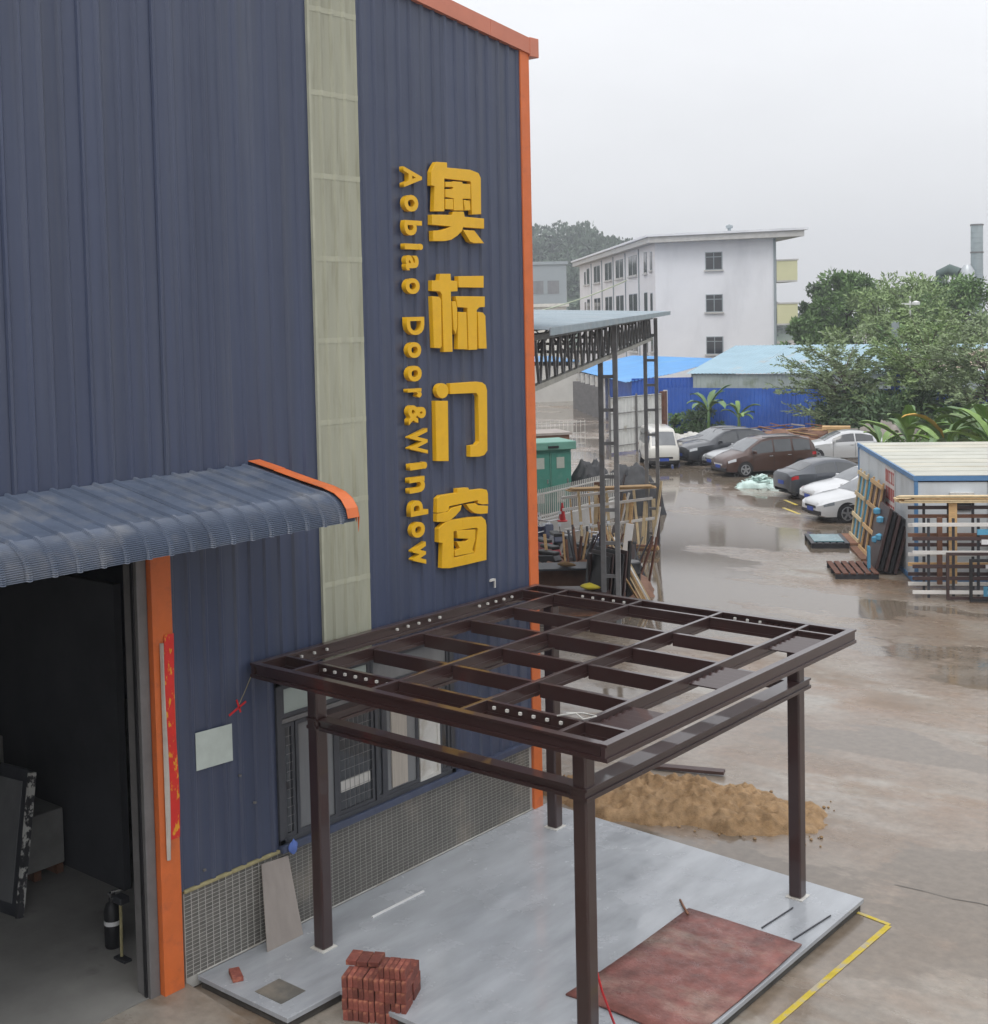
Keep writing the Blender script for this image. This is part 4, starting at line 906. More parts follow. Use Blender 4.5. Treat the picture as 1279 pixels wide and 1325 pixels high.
for (x,z,w_,h_,mt_) in ((1.25,1.6,.28,.14,'blue_foam'),(2.6,1.6,.28,.14,'blue_foam'),(1.35,1.36,.42,.12,'white'),(1.85,1.0,.13,.32,'white'),(1.45,.75,.4,.1,'white'),(1.4,.0,.1,.3,'blue_foam'),(1.8,-.0,.14,.42,'white'),(2.5,.05,.16,.3,'blue_foam'),(3.2,.9,.14,.3,'white')):
    MB().box(x,x+w_,-.66,-.632,max(.02,z),z+h_).build('foam_guard', mt_, rk)
for i in range(14):
    z = 2.38+.045*(i//4); xo = rr.uniform(-.25,.2)
    a_ = cw(-.5+xo,-1.35+.13*(i % 4),z); b_ = cw(5.0+xo,-1.35+.13*(i % 4)+.02,z+rr.uniform(-.01,.02))
    plank(tuple(a_), tuple(b_), .11, .035, 'long tan batten stacked flat on top of the frame rack', mt=rr.choice(('wood','wood_pale','wood')), group='battens on top of the frame rack', cat='batten', name='batten')
for k in range(3):
    y = -1.9-.22*k
    t = MB(); w0, h0 = 2.1, 1.2-.12*k
    x0 = .35+.5*k
    for (a_, b_, c_, d_) in ((x0,x0+w0,.03,.10),(x0,x0+w0,h0-.07,h0),(x0,x0+.07,.10,h0-.07),(x0+w0-.07,x0+w0,.10,h0-.07),(x0+w0*.5-.03,x0+w0*.5+.03,.10,h0-.07)): 
        t.box(a_,b_,-.03,.03,c_,d_)
    o = t.build('window_frame', ('brown_frame','black','brown_frame')[k]); o.location = cw(0,y,0); o.rotation_euler = (0,0,math.atan2(CU.y,CU.x))
    tag(o, ('dark brown window frame standing closest to the frame rack','black window frame standing between two dark ones before the rack','outermost dark brown window frame set before the rack')[k], 'frame')
# ------------------------------------------------------------------ cars
def interp(tab, x, k):
    if x >= tab[0][0]: return tab[0][k]
    for a_, b_ in zip(tab[:-1], tab[1:]):
        if b_[0] <= x <= a_[0]:
            t = (a_[0]-x)/(a_[0]-b_[0]); return a_[k]+(b_[k]-a_[k])*t
    return tab[-1][k]
# columns: x, z_bottom, z_shoulder, half width, z_top, half width of top
SEDAN = [(2.31,.36,.58,.55,.62,.40),(2.26,.24,.63,.74,.70,.55),(2.10,.20,.70,.84,.78,.64),(1.75,.19,.77,.885,.87,.70),(1.30,.19,.84,.89,.94,.72),(.98,.19,.885,.89,.99,.73),(.55,.19,.91,.89,1.215,.67),(.10,.19,.925,.89,1.40,.60),(-.30,.19,.935,.89,1.455,.585),(-.80,.19,.945,.89,1.435,.58),(-1.25,.19,.955,.89,1.33,.60),(-1.65,.20,.965,.885,1.15,.65),(-1.90,.21,.965,.87,1.065,.68),(-2.15,.24,.94,.83,1.03,.66),(-2.27,.30,.86,.74,.97,.56),(-2.31,.40,.78,.62,.86,.44)]
MPV = [(2.28,.36,.62,.56,.68,.42),(2.22,.24,.70,.75,.78,.56),(2.05,.21,.78,.84,.88,.66),(1.70,.20,.86,.87,1.0,.72),(1.40,.20,.92,.87,1.07,.73),(.95,.20,.95,.87,1.36,.69),(.50,.20,.96,.87,1.62,.64),(.0,.20,.97,.87,1.70,.63),(-.8,.20,.98,.87,1.71,.63),(-1.5,.20,.99,.87,1.68,.63),(-1.95,.21,1.0,.86,1.58,.62),(-2.15,.24,1.0,.82,1.34,.66),(-2.25,.30,.95,.76,1.1,.66),(-2.28,.40,.85,.66,.92,.55)]
SUV = [(2.32,.42,.70,.58,.76,.42),(2.26,.30,.78,.78,.86,.58),(2.05,.26,.86,.88,.95,.68),(1.60,.25,.93,.92,1.05,.74),(1.10,.25,.98,.92,1.12,.75),(.65,.25,1.0,.92,1.38,.70),(.20,.25,1.01,.92,1.60,.64),(-.3,.25,1.02,.92,1.67,.63),(-1.0,.25,1.03,.92,1.66,.63),(-1.6,.25,1.05,.92,1.58,.62),(-2.0,.27,1.06,.90,1.36,.64),(-2.2,.32,1.02,.84,1.15,.68),(-2.32,.42,.90,.72,.98,.56)]
VAN = [(1.90,.34,.62,.62,.70,.50),(1.86,.26,.86,.70,.95,.60),(1.78,.24,.93,.74,1.05,.66),(1.55,.24,.96,.75,1.42,.62),(1.30,.24,.97,.75,1.74,.58),(1.0,.24,.98,.75,1.84,.58),(.0,.24,.99,.75,1.88,.58),(-1.2,.24,1.0,.75,1.87,.58),(-1.7,.25,1.0,.74,1.80,.57),(-1.86,.28,.98,.72,1.35,.60),(-1.9,.38,.9,.66,1.0,.55)]
def car(lab, tab, paintm, loc, heading, wheel_x, wr_, glass_x, ws, rw, plate='plate_blue', grille='black', scale=1.0, dirs=1, roofrail=False):
    t = thing('parked_car' if tab is not VAN else 'parked_van', lab, 'car' if tab is not VAN else 'van', (loc[0],loc[1],0), heading)
    def sec(x):
        zb, zs, w_, zt, wt = [interp(tab, x, k) for k in range(1,6)]
        zm = zb+(zs-zb)*.42
        return [(w_*.80,zb),(w_*.955,zb+.035),(w_*.995,zm),(w_,zm+(zs-zm)*.45),(w_*.975,zs),(wt+(w_*.975-wt)*.06,zt-.055),(wt*.90,zt-.012),(wt*.5,zt+.008),(0,zt+.014)]
    def surf(x, s):
        P = sec(x); i = min(len(P)-2, int(s)); f_ = s-i; return (x, P[i][0]+(P[i+1][0]-P[i][0])*f_, P[i][1]+(P[i+1][1]-P[i][1])*f_)
    xs = []
    for a_, b_ in zip(tab[:-1], tab[1:]):
        k = max(1, int((a_[0]-b_[0])/.16)); xs += [a_[0]+(b_[0]-a_[0])*j/k for j in range(k)]
    xs.append(tab[-1][0])
    m = MB(); n = 9; full = 2*n-1
    for x in xs:
        P = sec(x); row = [(x, y, z) for y, z in P]+[(x,-y,z) for y, z in P[-2::-1]]
        m.v += row
    for i in range(len(xs)-1):
        for j in range(full-1): m.f.append((i*full+j, i*full+j+1, (i+1)*full+j+1, (i+1)*full+j))
    m.f.append(tuple(range(full))); m.f.append(tuple((len(xs)-1)*full+j for j in range(full))[::-1])
    body = m.build('body', paintm, t, smooth=32)
    MB().box(tab[-1][0]+.25,tab[0][0]-.25,-tab[5][3]*.8,tab[5][3]*.8,.17,tab[5][1]+.02).build('underbody', 'black', t)
    def ribbon(name, mt, rows, parent=t):      # rows: list of lists of points
        g = MB(); k = len(rows[0])
        for r_ in rows: g.v += r_
        for i in range(len(rows)-1):
            for j in range(k-1): g.f.append((i*k+j,i*k+j+1,(i+1)*k+j+1,(i+1)*k+j))
        return g.build(name, mt, parent, smooth=40)
    def patch(name, mt, x0, x1, s0, s1, off=.006, nx=6, ns=4, sides=(1,-1)):
        for sd in sides:
            rows = []
            for i in range(nx+1):
                x = x0+(x1-x0)*i/nx; r_ = []
                for j in range(ns+1):
                    q = surf(x, s0+(s1-s0)*j/ns); r_.append((q[0], sd*(q[1]+off), q[2]+off*.4))
                rows.append(r_)
            ribbon(name, mt, rows)
    # side glass, cut by the pillars and by the slope of the screens
    for x0, x1 in glass_x:
        for sd in (1,-1):
            rows = []
            for i in range(9):
                x = x0+(x1-x0)*i/8; P = sec(x); lo, hi = P[4], P[5]
                top = .88 if hi[1]-lo[1] > .12 else .5
                r_ = []
                for j in range(4):
                    f_ = .10+(top-.10)*j/3
                    r_.append((x, sd*(lo[0]+(hi[0]-lo[0])*f_+.007), lo[1]+(hi[1]-lo[1])*f_))
                rows.append(r_)
            ribbon('side_window', 'glass_car', rows)
    for nm, (x0, x1) in (('windscreen', ws), ('rear_window', rw)):
        if x0 == x1: continue
        rows = []
        for i in range(7):
            x = x0+(x1-x0)*i/6; P = sec(x); r_ = []
            for j in range(-6, 7):
                yy = j/6*P[6][0]*.97; ay = abs(yy)
                if ay > P[7][0]: tt = (ay-P[7][0])/(P[6][0]-P[7][0]); z = P[7][1]+(P[6][1]-P[7][1])*tt
                else: tt = ay/P[7][0]; z = P[8][1]+(P[7][1]-P[8][1])*tt
                r_.append((x+(.006 if nm == 'windscreen' else -.006), yy, z+.007))
            rows.append(r_)
        ribbon(nm, 'glass_screen_sheen' if nm == 'windscreen' else 'glass_car', rows)
    xf, xr = tab[0][0], tab[-1][0]
    # lamps, grille, plate
    patch('headlight', 'lamp_grey' if paintm == 'paint_white' else 'lamp_clear', xf-.10, xf-.46, 3.35, 3.98, .006)
    patch('taillight', 'lamp_red', xr+.06, xr+.30, 3.3, 3.85, .006)
    wf = interp(tab, xf-.02, 3)
    MB().box(xf-.05,xf+.012,-wf*.62,wf*.62,tab[0][1]+.13,tab[0][1]+.22).build('grille', grille, t, bevel=.01)
    MB().box(xf-.10,xf+.006,-wf*1.1,wf*1.1,tab[0][1]-.08,tab[0][1]+.06).build('lower_grille', 'black', t, bevel=.02)
    MB().box(xf+.012,xf+.02,-.22,.22,tab[0][1]+.02,tab[0][1]+.16).build('number_plate', plate, t)
    MB().box(xr-.016,xr-.004,-.22,.22,.55,.69).build('number_plate', plate, t)
    # door seams and sills
    wmax = max(r[3] for r in tab)
    for x in (glass_x[0][0]-.03, glass_x[0][1]-.02, glass_x[1][1]-.02):
        rows = [[(x, 0, 0)]]
        for sd in (1,-1):
            g = MB()
            for s0 in range(8):
                a_, b_ = surf(x, 1.2+2.75*s0/8), surf(x, 1.2+2.75*(s0+1)/8)
                g.bar((a_[0],sd*(a_[1]+.001),a_[2]), (b_[0],sd*(b_[1]+.001),b_[2]), .012, .006, (0,1,0))
            g.build('door_seam', 'black', t)
    for x in (glass_x[0][1]+.12, glass_x[1][1]+.14):
        for sd in (1,-1):
            q = surf(x, 3.6); MB().box(x-.09,x+.09,sd*q[1]-.012,sd*q[1]+.022,q[2]-.015,q[2]+.015).build('door_handle', 'chrome' if paintm in ('paint_silver','paint_brown') else paintm, t, bevel=.006)
    # mirrors
    for sd in (1,-1):
        q = surf(glass_x[0][0]-.06, 4.1); m = MB(); m.box(q[0]-.05,q[0]+.07,sd*(q[1]+.11)-.10,sd*(q[1]+.11)+.10,q[2]+.02,q[2]+.16); m.build('mirror', paintm, t, bevel=.03)
    # wheels
    for x in wheel_x:
        for sd in (1,-1):
            q = surf(x, 2.2)[1]
            m = MB(); pts = [(x+(wr_+.055)*math.cos(a_*math.pi/16), (wr_+.01)+(wr_+.055)*math.sin(a_*math.pi/16)) for a_ in range(17)]+[(x-(wr_+.055), .22),(x+(wr_+.055), .22)]
            m.prism(pts, lambda a_, b_, d: (a_, d, b_), sd*(q-.18), sd*(q+.004)); m.build('wheel_arch', 'black', t)
            yo = sd*(q+.012); yi = sd*(q-.2)
            wh = MB().tube([(x,yi,wr_),(x,yi+(yo-yi)*.12,wr_),(x,yi+(yo-yi)*.9,wr_),(x,yo,wr_)], [wr_-.03,wr_,wr_,wr_-.025], 28).build('wheel', 'rubber', t, smooth=35)
            rm = MB(); rm.tube([(x,yo-sd*.05,wr_),(x,yo+sd*.004,wr_)], [wr_*.66,wr_*.7], 24); rm.build('rim_well', 'steel_dark', wh, smooth=40)
            sp_ = MB()
            for k in range(5):
                a_ = 2*math.pi*k/5+.3; sp_.bar((x,yo+sd*.008,wr_), (x+wr_*.66*math.cos(a_),yo+sd*.006,wr_+wr_*.66*math.sin(a_)), .075 if wr_ > .3 else .06, .012, (0,1,0))
            k_ = 24; sp_.tube([(x+wr_*.68*math.cos(2*math.pi*k/k_), yo+sd*.004, wr_+wr_*.68*math.sin(2*math.pi*k/k_)) for k in range(k_+1)], .018, 6, False)
            sp_.build('rim', 'rim', wh, smooth=40)
    if roofrail:
        for sd in (1,-1): MB().bar((.4,sd*.6,tab[7][4]-.01),(-1.5,sd*.6,tab[8][4]-.02),.03,.04).build('roof_rail', 'grey_metal', t)
    t.scale = (scale,)*3
    return t
H1 = math.atan2(-.837,-.552); H2 = math.atan2(-.79,-.61)
SG = ((.62,-.42),(-.48,-1.30)); MG = ((1.0,-.02),(-.10,-.95),(-1.05,-1.9)); UG = ((.72,-.30),(-.38,-1.2),(-1.28,-1.85)); VG = ((1.5,.75),(.65,-.5),(-.6,-1.65))
def front_axle(px, py, hd, ax, lat): # car centre from a near side front wheel position
    return (px-ax*math.cos(hd)+lat*math.sin(hd), py-ax*math.sin(hd)-lat*math.cos(hd))
car('dark brown people carrier with clear windows parked in front of the silver hatch', MPV, 'paint_brown', front_axle(-16.55,36.55,H1,1.4,.85), H1, (1.38,-1.36), .315, MG, (1.36,.56), (-2.22,-1.98), roofrail=True, grille='chrome')
car('light silver car with only its nose showing beside the brown people carrier', SEDAN, 'paint_silver', (-17.9,39.9), H1, (1.38,-1.3), .315, SG, (.94,.14), (-1.86,-1.3), grille='chrome')
car('charcoal sport utility parked between the silver nose and the black sedan', SUV, 'paint_suv', (-20.2,41.2), H1, (1.40,-1.35), .35, UG, (1.06,.24), (-2.18,-1.65), roofrail=True)
car('black sedan parked behind the charcoal sport utility', SEDAN, 'paint_black', (-22.3,44.4), H1, (1.38,-1.3), .315, SG, (.94,.14), (-1.86,-1.3))
car('cream white microvan with blue number plate facing the yard beside the lattice post', VAN, 'paint_van', (-22.5,38.9), math.atan2(-.76,.65), (1.25,-1.15), .29, VG, (1.76,1.34), (-1.88,-1.75))
car('pale silver hatchback parked by the rubbish in front of the trees', SEDAN, 'paint_light', (-15.7,44.6), math.atan2(-.62,-.78), (1.38,-1.3), .315, SG, (.94,.14), (-1.86,-1.3), scale=1.02)
car('dark grey sedan with red tail lamps turned towards the yard', SEDAN, 'paint_grey', (-10.7,33.2), math.atan2(.80,.60), (1.42,-1.34), .325, SG, (.94,.14), (-1.86,-1.3), scale=1.04)
car('white sedan with chrome grille between the grey sedan and the other white one', SEDAN, 'paint_white', (-8.75,31.3), H2, (1.38,-1.3), .315, SG, (.94,.14), (-1.86,-1.3), grille='chrome')
car('white sedan with dark lower grille parked beside the timber crates', SEDAN, 'paint_white', front_axle(-7.45,26.9,H2,1.38,.87), H2, (1.38,-1.3), .325, SG, (.94,.14), (-1.86,-1.3))
# heap of broken glass between the parked rows
gh = thing('broken_glass_heap', 'small heap of pale green broken glass beside the grey sedan', 'glass', (-14.5,34.0,0))
rr = random.Random(21); m = MB()
for i in range(150):
    a_ = rr.uniform(0,6.28); q = abs(rr.gauss(0,.5)); z = max(.0,.5*(1-q/1.1)); c = Vector((.9*q*math.cos(a_), .65*q*math.sin(a_), z*rr.uniform(.5,1)))
    pts = [c+Vector((rr.uniform(-.28,.28),rr.uniform(-.28,.28),rr.uniform(-.05,.10))) for _ in range(3)]
    m.v += [tuple(p_) for p_ in pts]; k = len(m.v); m.f.append((k-3,k-2,k-1))
o = m.build('shards', 'glass_heap', gh, fix=False, solid=.012); tag(o, kind='stuff')
heap('glass_mound', 'low greenish mound of glass cullet under the broken shards', 'glass', (-14.5,34.0,0), R(30), .95, .6, .3, 'glass_heap', 5.)
# yard paint by the white sedans
for i, (a_, b_) in enumerate((((-10.9,29.0),(-9.7,27.9)),((-11.8,30.9),(-10.8,29.9)))):
    o = MB().bar((*a_,.006),(*b_,.006),.12,.004).build('bay_line', 'line_yellow'); tag(o, kind='structure')
# rubbish beyond the cars
wh_ = thing('timber_heap', 'untidy heap of broken reddish timber along the blue fence', 'timber heap', (-19.4,48.6,0), R(25))
rr = random.Random(31)
for i in range(130):
    x = rr.uniform(-4.2,3.4); hm_ = 1.35*(1-(abs(x+.4)/4.4)**2.2); z = rr.uniform(.1,max(.2,hm_)); y = rr.uniform(-.9,.9)*(1-.5*z/1.4); ln = rr.uniform(.6,1.9); a_ = rr.uniform(-.5,.5); e_ = rr.uniform(-.25,.25)
    MB().bar((x-ln/2*math.cos(a_),y-ln/2*math.sin(a_),max(.04,z-ln/2*e_)), (x+ln/2*math.cos(a_),y+ln/2*math.sin(a_),max(.04,z+ln/2*e_)), rr.uniform(.06,.2), rr.uniform(.025,.07)).build('board', rr.choice(('wood_red','wood_red','wood_red','board','wood')), wh_)
heap('rubbish_mound', 'mound of earth and debris under the broken timber', 'rubble', (-19.2,48.9,0), R(25), 4.4, 1.2, .95, 'mud_brown', 12., .4, 40, 16, 3.)
heap('white_sack_pile', 'pile of white sacks and plastic behind the black sedan', 'sacks', (-24.9,45.9,0), R(20), 1.5, .8, .8, 'white_dirty', 15., .4, 30, 20, 4.)
heap('rubble_pile', 'grey rubble pile beside the silver hatchback', 'rubble', (-14.6,48.4,0), R(15), 2.4, 1.0, 1.3, 'board', 19., .6, 36, 20, 4.)
yt = thing('yellow_table', 'pale yellow wooden cabinet with broad top standing by the rubbish', 'cabinet', (-17.6,48.2,0), R(24))
MB().box(-.4,.4,-.35,.35,0,1.2).build('body', 'wood_pale', yt); MB().box(-.7,.7,-.45,.45,1.2,1.32).build('top', 'wood', yt)
# ------------------------------------------------------------------ fences and low roofs behind the cars
def sheet_row(t, p0, p1, z0, z1, mt, name='sheet', pitch=.25, per=4, h=.03):
    """corrugated upright sheets along p0-p1 (world), parts of t"""
    p0 = Vector((*p0,0)); p1 = Vector((*p1,0)); d = p1-p0; ln = d.length; d.normalize(); nrm = Vector((d.y,-d.x,0))
    w_ = pitch*per; n = int(math.ceil(ln/w_))
    for k in range(n):
        m = MB(); P = []
        for j in range(per):
            b_ = k*w_+j*pitch; P += [(b_,0),(b_+pitch*.55,0),(b_+pitch*.65,h),(b_+pitch*.9,h)]
        P.append(((k+1)*w_,0))
        dz = .0
        for s_, hh in P:
            q = p0+d*min(s_,ln)+nrm*(hh+.004*(k % 2)); m.v.append((q.x,q.y,z0)); m.v.append((q.x,q.y,z1+dz))
        m.f = [(2*i,2*i+2,2*i+3,2*i+1) for i in range(len(P)-1)]
        m.build(name, mt, t, world=True)
bf_ = thing('blue_fence', 'long bright blue corrugated sheet fence behind the parked cars', 'fence', (-31.7,54.7,0))
sheet_row(bf_, (-31.7,54.7), (-3.5,60.9), .0, 2.72, 'fence_blue')
gt = thing('sheet_gate', 'tall whitish sheet gate with dark rails and rusty post', 'gate', (-26.7,43.4,0))
sheet_row(gt, (-26.95,41.2), (-26.5,45.6), .1, 3.0, 'gate_white', 'leaf_sheet', .3, 3)
for z in (.45,1.3,2.15,2.95): MB().bar((-26.88,41.2,z),(-26.43,45.6,z),.03,.035).build('rail', 'grey_metal', gt, world=True)
for q in (0,.5): MB().box(-26.87+.45*q-.04,-26.87+.45*q+.04,41.2+4.4*q-.04,41.2+4.4*q+.04,0,3.1).build('stile', 'grey_metal', gt, world=True)
MB().box(-26.6,-26.3,45.62,45.9,0,3.1).build('post', 'rust', gt, world=True); MB().box(-26.55,-26.35,45.91,46.05,0,3.15).build('post', 'white_dirty', gt, world=True)

def gable_roof(t, eave0, eave1, rid0, rid1, mt, name='roof_sheet', step=1.0, th=.05):
    e0, e1, r0, r1 = [Vector(q) for q in (eave0, eave1, rid0, rid1)]
    n = max(1, int((e1-e0).length/step))
    for k in range(n):
        a_, b_ = k/n, (k+1)/n; m = MB(); sub = 4
        for j in range(sub*2+1):
            f_ = a_+(b_-a_)*j/(sub*2); h = .04 if j % 2 else 0
            p_ = e0.lerp(e1,f_); q = r0.lerp(r1,f_); m.v += [(p_.x,p_.y,p_.z+h+.004*(k%2)),(q.x,q.y,q.z+h+.004*(k%2))]
        m.f = [(2*i,2*i+2,2*i+3,2*i+1) for i in range(sub*2)]
        m.build(name, mt, t, world=True)
ps_ = thing('pale_roof_shed', 'long low shed with weathered pale blue sheet roof behind the blue fence', 'shed', (-28.,61.,0))
gable_roof(ps_, (-32.4,58.0,3.42), (-6.,64.2,3.42), (-34.2,67.8,4.95), (-8.2,74.,4.95), 'roof_pale')
sheet_row(ps_, (-32.0,58.3), (-6.,64.4), .0, 3.40, 'pale_sheet')
MB().prism([(-32.2,58.4),(-34.1,67.6),(-34.,67.6),(-32.1,58.4)], lambda a_, b_, d: (a_,b_,d), 0, 3.4).build('end_wall', 'pale_sheet', ps_, world=True)
bs_ = thing('blue_roof_shed', 'low shed with vivid blue sheet roof in front of the white block', 'shed', (-38.,62.,0))
gable_roof(bs_, (-35.2,55.3,2.95), (-51.,71.2,3.0), (-34.2,66.5,4.05), (-47.,74.2,4.0), 'roof_blue')
gable_roof(bs_, (-33.2,57.5,3.4), (-35.2,55.3,2.95), (-34.2,66.4,4.06), (-34.3,66.5,4.05), 'roof_blue', step=1.)
sheet_row(bs_, (-31.8,58.6), (-35.0,55.7), 0, 3.2, 'fence_blue'); 
sheet_row(bs_, (-35.,55.9), (-41.,62.), 0, 2.9, 'fence_blue'); sheet_row(bs_, (-41.,62.), (-50.6,71.4), 0, 2.95, 'old_wall')
for k in range(6): 
    q = k/6; MB().box(-41.3-9.*q-.2,-41.3-9.*q+.2,61.8+9.*q-.2,61.8+9.*q+.2,0,2.9).build('pier', 'white_dirty', bs_, world=True)
    if k < 5: MB().box(-42.4-9.*q-.35,-42.4-9.*q+.35,62.5+9.*q-.2,62.5+9.*q+.02,0,2.2).build('door', 'grey_metal', bs_, world=True)
oh = thing('old_house', 'row of old whitewashed workshops under blue roofs across the wet yard', 'house', (-60.,82.,0))
MB().box(-8,8,0,5,0,3.4).build('wall', 'old_wall', oh); oh.rotation_euler = (0,0,math.atan2(.70,-.72))
for k in range(7): 
    w_ = MB().box(-7.2+2.1*k,-6.2+2.1*k,4.99,5.06,.9,2.3).build('window', 'glass', oh); MB().box(-7.3+2.1*k,-6.1+2.1*k,5.0,5.15,.8,.9).build('sill', 'white_dirty', w_)
for k in range(12): MB().box(-8.2+1.37*k,-8.2+1.37*k+1.36,-.3,5.6,3.42+.004*(k % 2),3.5).build('roof_sheet', 'roof_blue', oh)
bt = thing('blue_tank', 'small blue tank standing across the wet yard under the shed truss', 'tank', (-41.5,50.8,0))
MB().lathe([(.75,0),(.8,.1),(.8,1.5),(.6,1.75),(.2,1.85)],16).build('body', 'fence_blue', bt, smooth=40)
for (x,y,rz,lab) in ((-40.,48.3,R(30),'grey parapet block across the wet yard'),):
    o = MB().box(-1.8,1.8,-.5,.5,0,1.0).build('concrete_block', 'far_grey', bevel=.05); o.location = (x,y,0); o.rotation_euler = (0,0,rz); tag(o, lab, 'block')

# ------------------------------------------------------------------ white four storey block
wb = thing('white_block', 'white four storey block with grey roof slab and pale yellow rear balconies', 'building', (-49.,81.,0))
A = Vector((-49.0,81.0,0)); B = Vector((-39.2,83.9,0)); Lf = Vector((-81.4,115.4,0))
uG = (B-A).normalized(); uF = (Lf-A).normalized(); HB = 13.4; LG = (B-A).length; LFr = (Lf-A).length
nG = Vector((uG.y,-uG.x,0)); nF = Vector((-uF.y,uF.x,0))
if nG.dot(Vector((11.4,-15,0))-A) < 0: nG = -nG
if nF.dot(Vector((11.4,-15,0))-A) < 0: nF = -nF
Bk = B+uF*LFr*1.0
body = MB(); body.prism([(A.x,A.y),(B.x,B.y),(Bk.x,Bk.y),(Lf.x,Lf.y)], lambda a_, b_, d: (a_,b_,d), 0, HB); body.build('wall', 'wb_wall', wb, world=True)
def fbox(O, u, nrm, s0, s1, d0, d1, z0, z1):
    m = MB(); P = [O+u*s0+nrm*d0, O+u*s1+nrm*d0, O+u*s1+nrm*d1, O+u*s0+nrm*d1]
    m.prism([(q.x,q.y) for q in P], lambda a_, b_, d: (a_,b_,d), z0, z1); return m
# front facing sheet of warmer paint, pilasters, windows
fbox(A,uF,nF,.05,LFr,.0,.03,0,HB-.02).build('front_render', 'wb_front', wb, world=True)
roof = fbox(A,uG,nG,-1.3,LG+1.9,-.2,1.0,HB,HB+.55)
rf_ = MB(); O2 = A-uG*1.2; 
q = [A-uF*1.2-uG*.8, B-uF*1.2+uG*2.0, Bk+uF*1.+uG*2.0, Lf+uF*1.-uG*.8]
rf_.prism([(v_.x,v_.y) for v_ in q], lambda a_, b_, d: (a_,b_,d), HB, HB+.5); rfo = rf_.build('roof', 'wb_trim', wb, world=True)
q = [A-uF*1.4-uG*1.0, B-uF*1.4+uG*2.3, Bk+uF*1.+uG*2.3, Lf+uF*1.-uG*1.0]
rf_ = MB(); rf_.prism([(v_.x,v_.y) for v_ in q], lambda a_, b_, d: (a_,b_,d), HB+.5, HB+.68); rf_.build('roof_edge', 'wb_wall', rfo, world=True)
MB().lathe([(.15,0),(.15,.35),(.3,.4),(.3,.6),(.05,.7)],10,(-43.5,84.,HB+.68)).build('roof_vent', 'far_grey', rfo, world=True)
def window(O, u, nrm, s, z, w_, h, mt='glass', mull=True):
    f_ = fbox(O,u,nrm,s,s+w_,.0,.05,z,z+h).build('window', 'far_grey', wb, world=True)
    if mull:
        for a_, b_ in ((s+.07,s+w_/2-.04),(s+w_/2+.04,s+w_-.07)):
            fbox(O,u,nrm,a_,b_,.05,.07,z+.07,z+h*.70).build('pane', 'glass', f_, world=True); fbox(O,u,nrm,a_,b_,.05,.07,z+h*.75,z+h-.07).build('pane', 'glass', f_, world=True)
    else: fbox(O,u,nrm,s+.07,s+w_-.07,.05,.07,z+.07,z+h-.07).build('pane', 'glass', f_, world=True)
    fbox(O,u,nrm,s-.1,s+w_+.1,.05,.2,z-.12,z).build('sill', 'wb_trim', f_, world=True)
for k in range(4): window(A,uG,nG,4.35,.85+3.55*k-.85+.3,1.45,1.5)
fl = 3.55
for k in range(4):
    z = .3+fl*k
    for s0, w_ in ((1.2,1.0),(3.6,1.5),(8.6,2.0),(10.9,2.0),(16.,2.),(18.4,2.),(23.,2.),(25.4,2.),(31.,2.),(33.4,2.),(39.,2.),(42.,1.2)):
        window(A,uF,nF,s0,z+ (.2 if w_ < 1.2 else 0),w_,1.9 if w_ > 1.2 else 1.6,mull=False)
        fbox(A,uF,nF,s0+.05,s0+w_-.05,.07,.12,z,z+.1).build('rail', 'wb_trim', wb, world=True)
for s0 in (7.4,14.6,21.8,29.4,37.2): fbox(A,uF,nF,s0,s0+.18,.03,.12,0,HB-.1).build('downpipe', 'far_grey', wb, world=True)
fbox(A,uG,nG,LG-.14,LG+.06,.01,.12,0,HB).build('downpipe', 'far_grey', wb, world=True)
for k in range(4):
    z = .2+fl*k-1.2+.1
    if z < 0: continue
    bal = fbox(B,uG,-uF,.05,1.75,-3.6,.1,z,z+.14).build('balcony', 'wb_trim', wb, world=True)
    fbox(B,uG,-uF,1.63,1.75,-3.6,.1,z+.14,z+1.75).build('parapet', 'wb_balc', bal, world=True); fbox(B,uG,-uF,.08,1.63,-.02,.1,z+.14,z+1.75).build('parapet', 'wb_balc', bal, world=True)
    fbox(B,uG,-uF,.05,1.85,-.06,.16,z+1.75,z+1.87).build('coping', 'wb_trim', bal, world=True)
# far grey block and low white building on the left
gb = thing('grey_block', 'distant grey factory block below the wooded hill', 'building', (-145.,194.,0), math.atan2(4.5,5.4))
MB().box(-12,3.6,0,12,0,17.8).build('wall', 'far_grey', gb)
for k in range(4):
    for j in range(3): MB().box(-9.5+3.1*k,-7.2+3.1*k,-.08,.0,3.+4.5*j,5.6+4.5*j).build('window', 'glass_grey', gb)
MB().box(-12.3,3.9,-.3,12.3,17.8,18.4).build('roof', 'far_grey', gb)
lw = thing('low_white_building', 'distant low cream building with dark openings under the grey block', 'building', (-110.,145.,0), math.atan2(4.5,5.4))
MB().box(-8,4.0,0,6,0,8.9).build('wall', 'far_white', lw); MB().box(-8.4,4.4,-.4,6.4,8.9,9.4).build('roof', 'far_white', lw)
for k in range(4): MB().box(-6.2+2.6*k,-4.6+2.6*k,-.06,0,6.9,8.1).build('window', 'glass', lw)
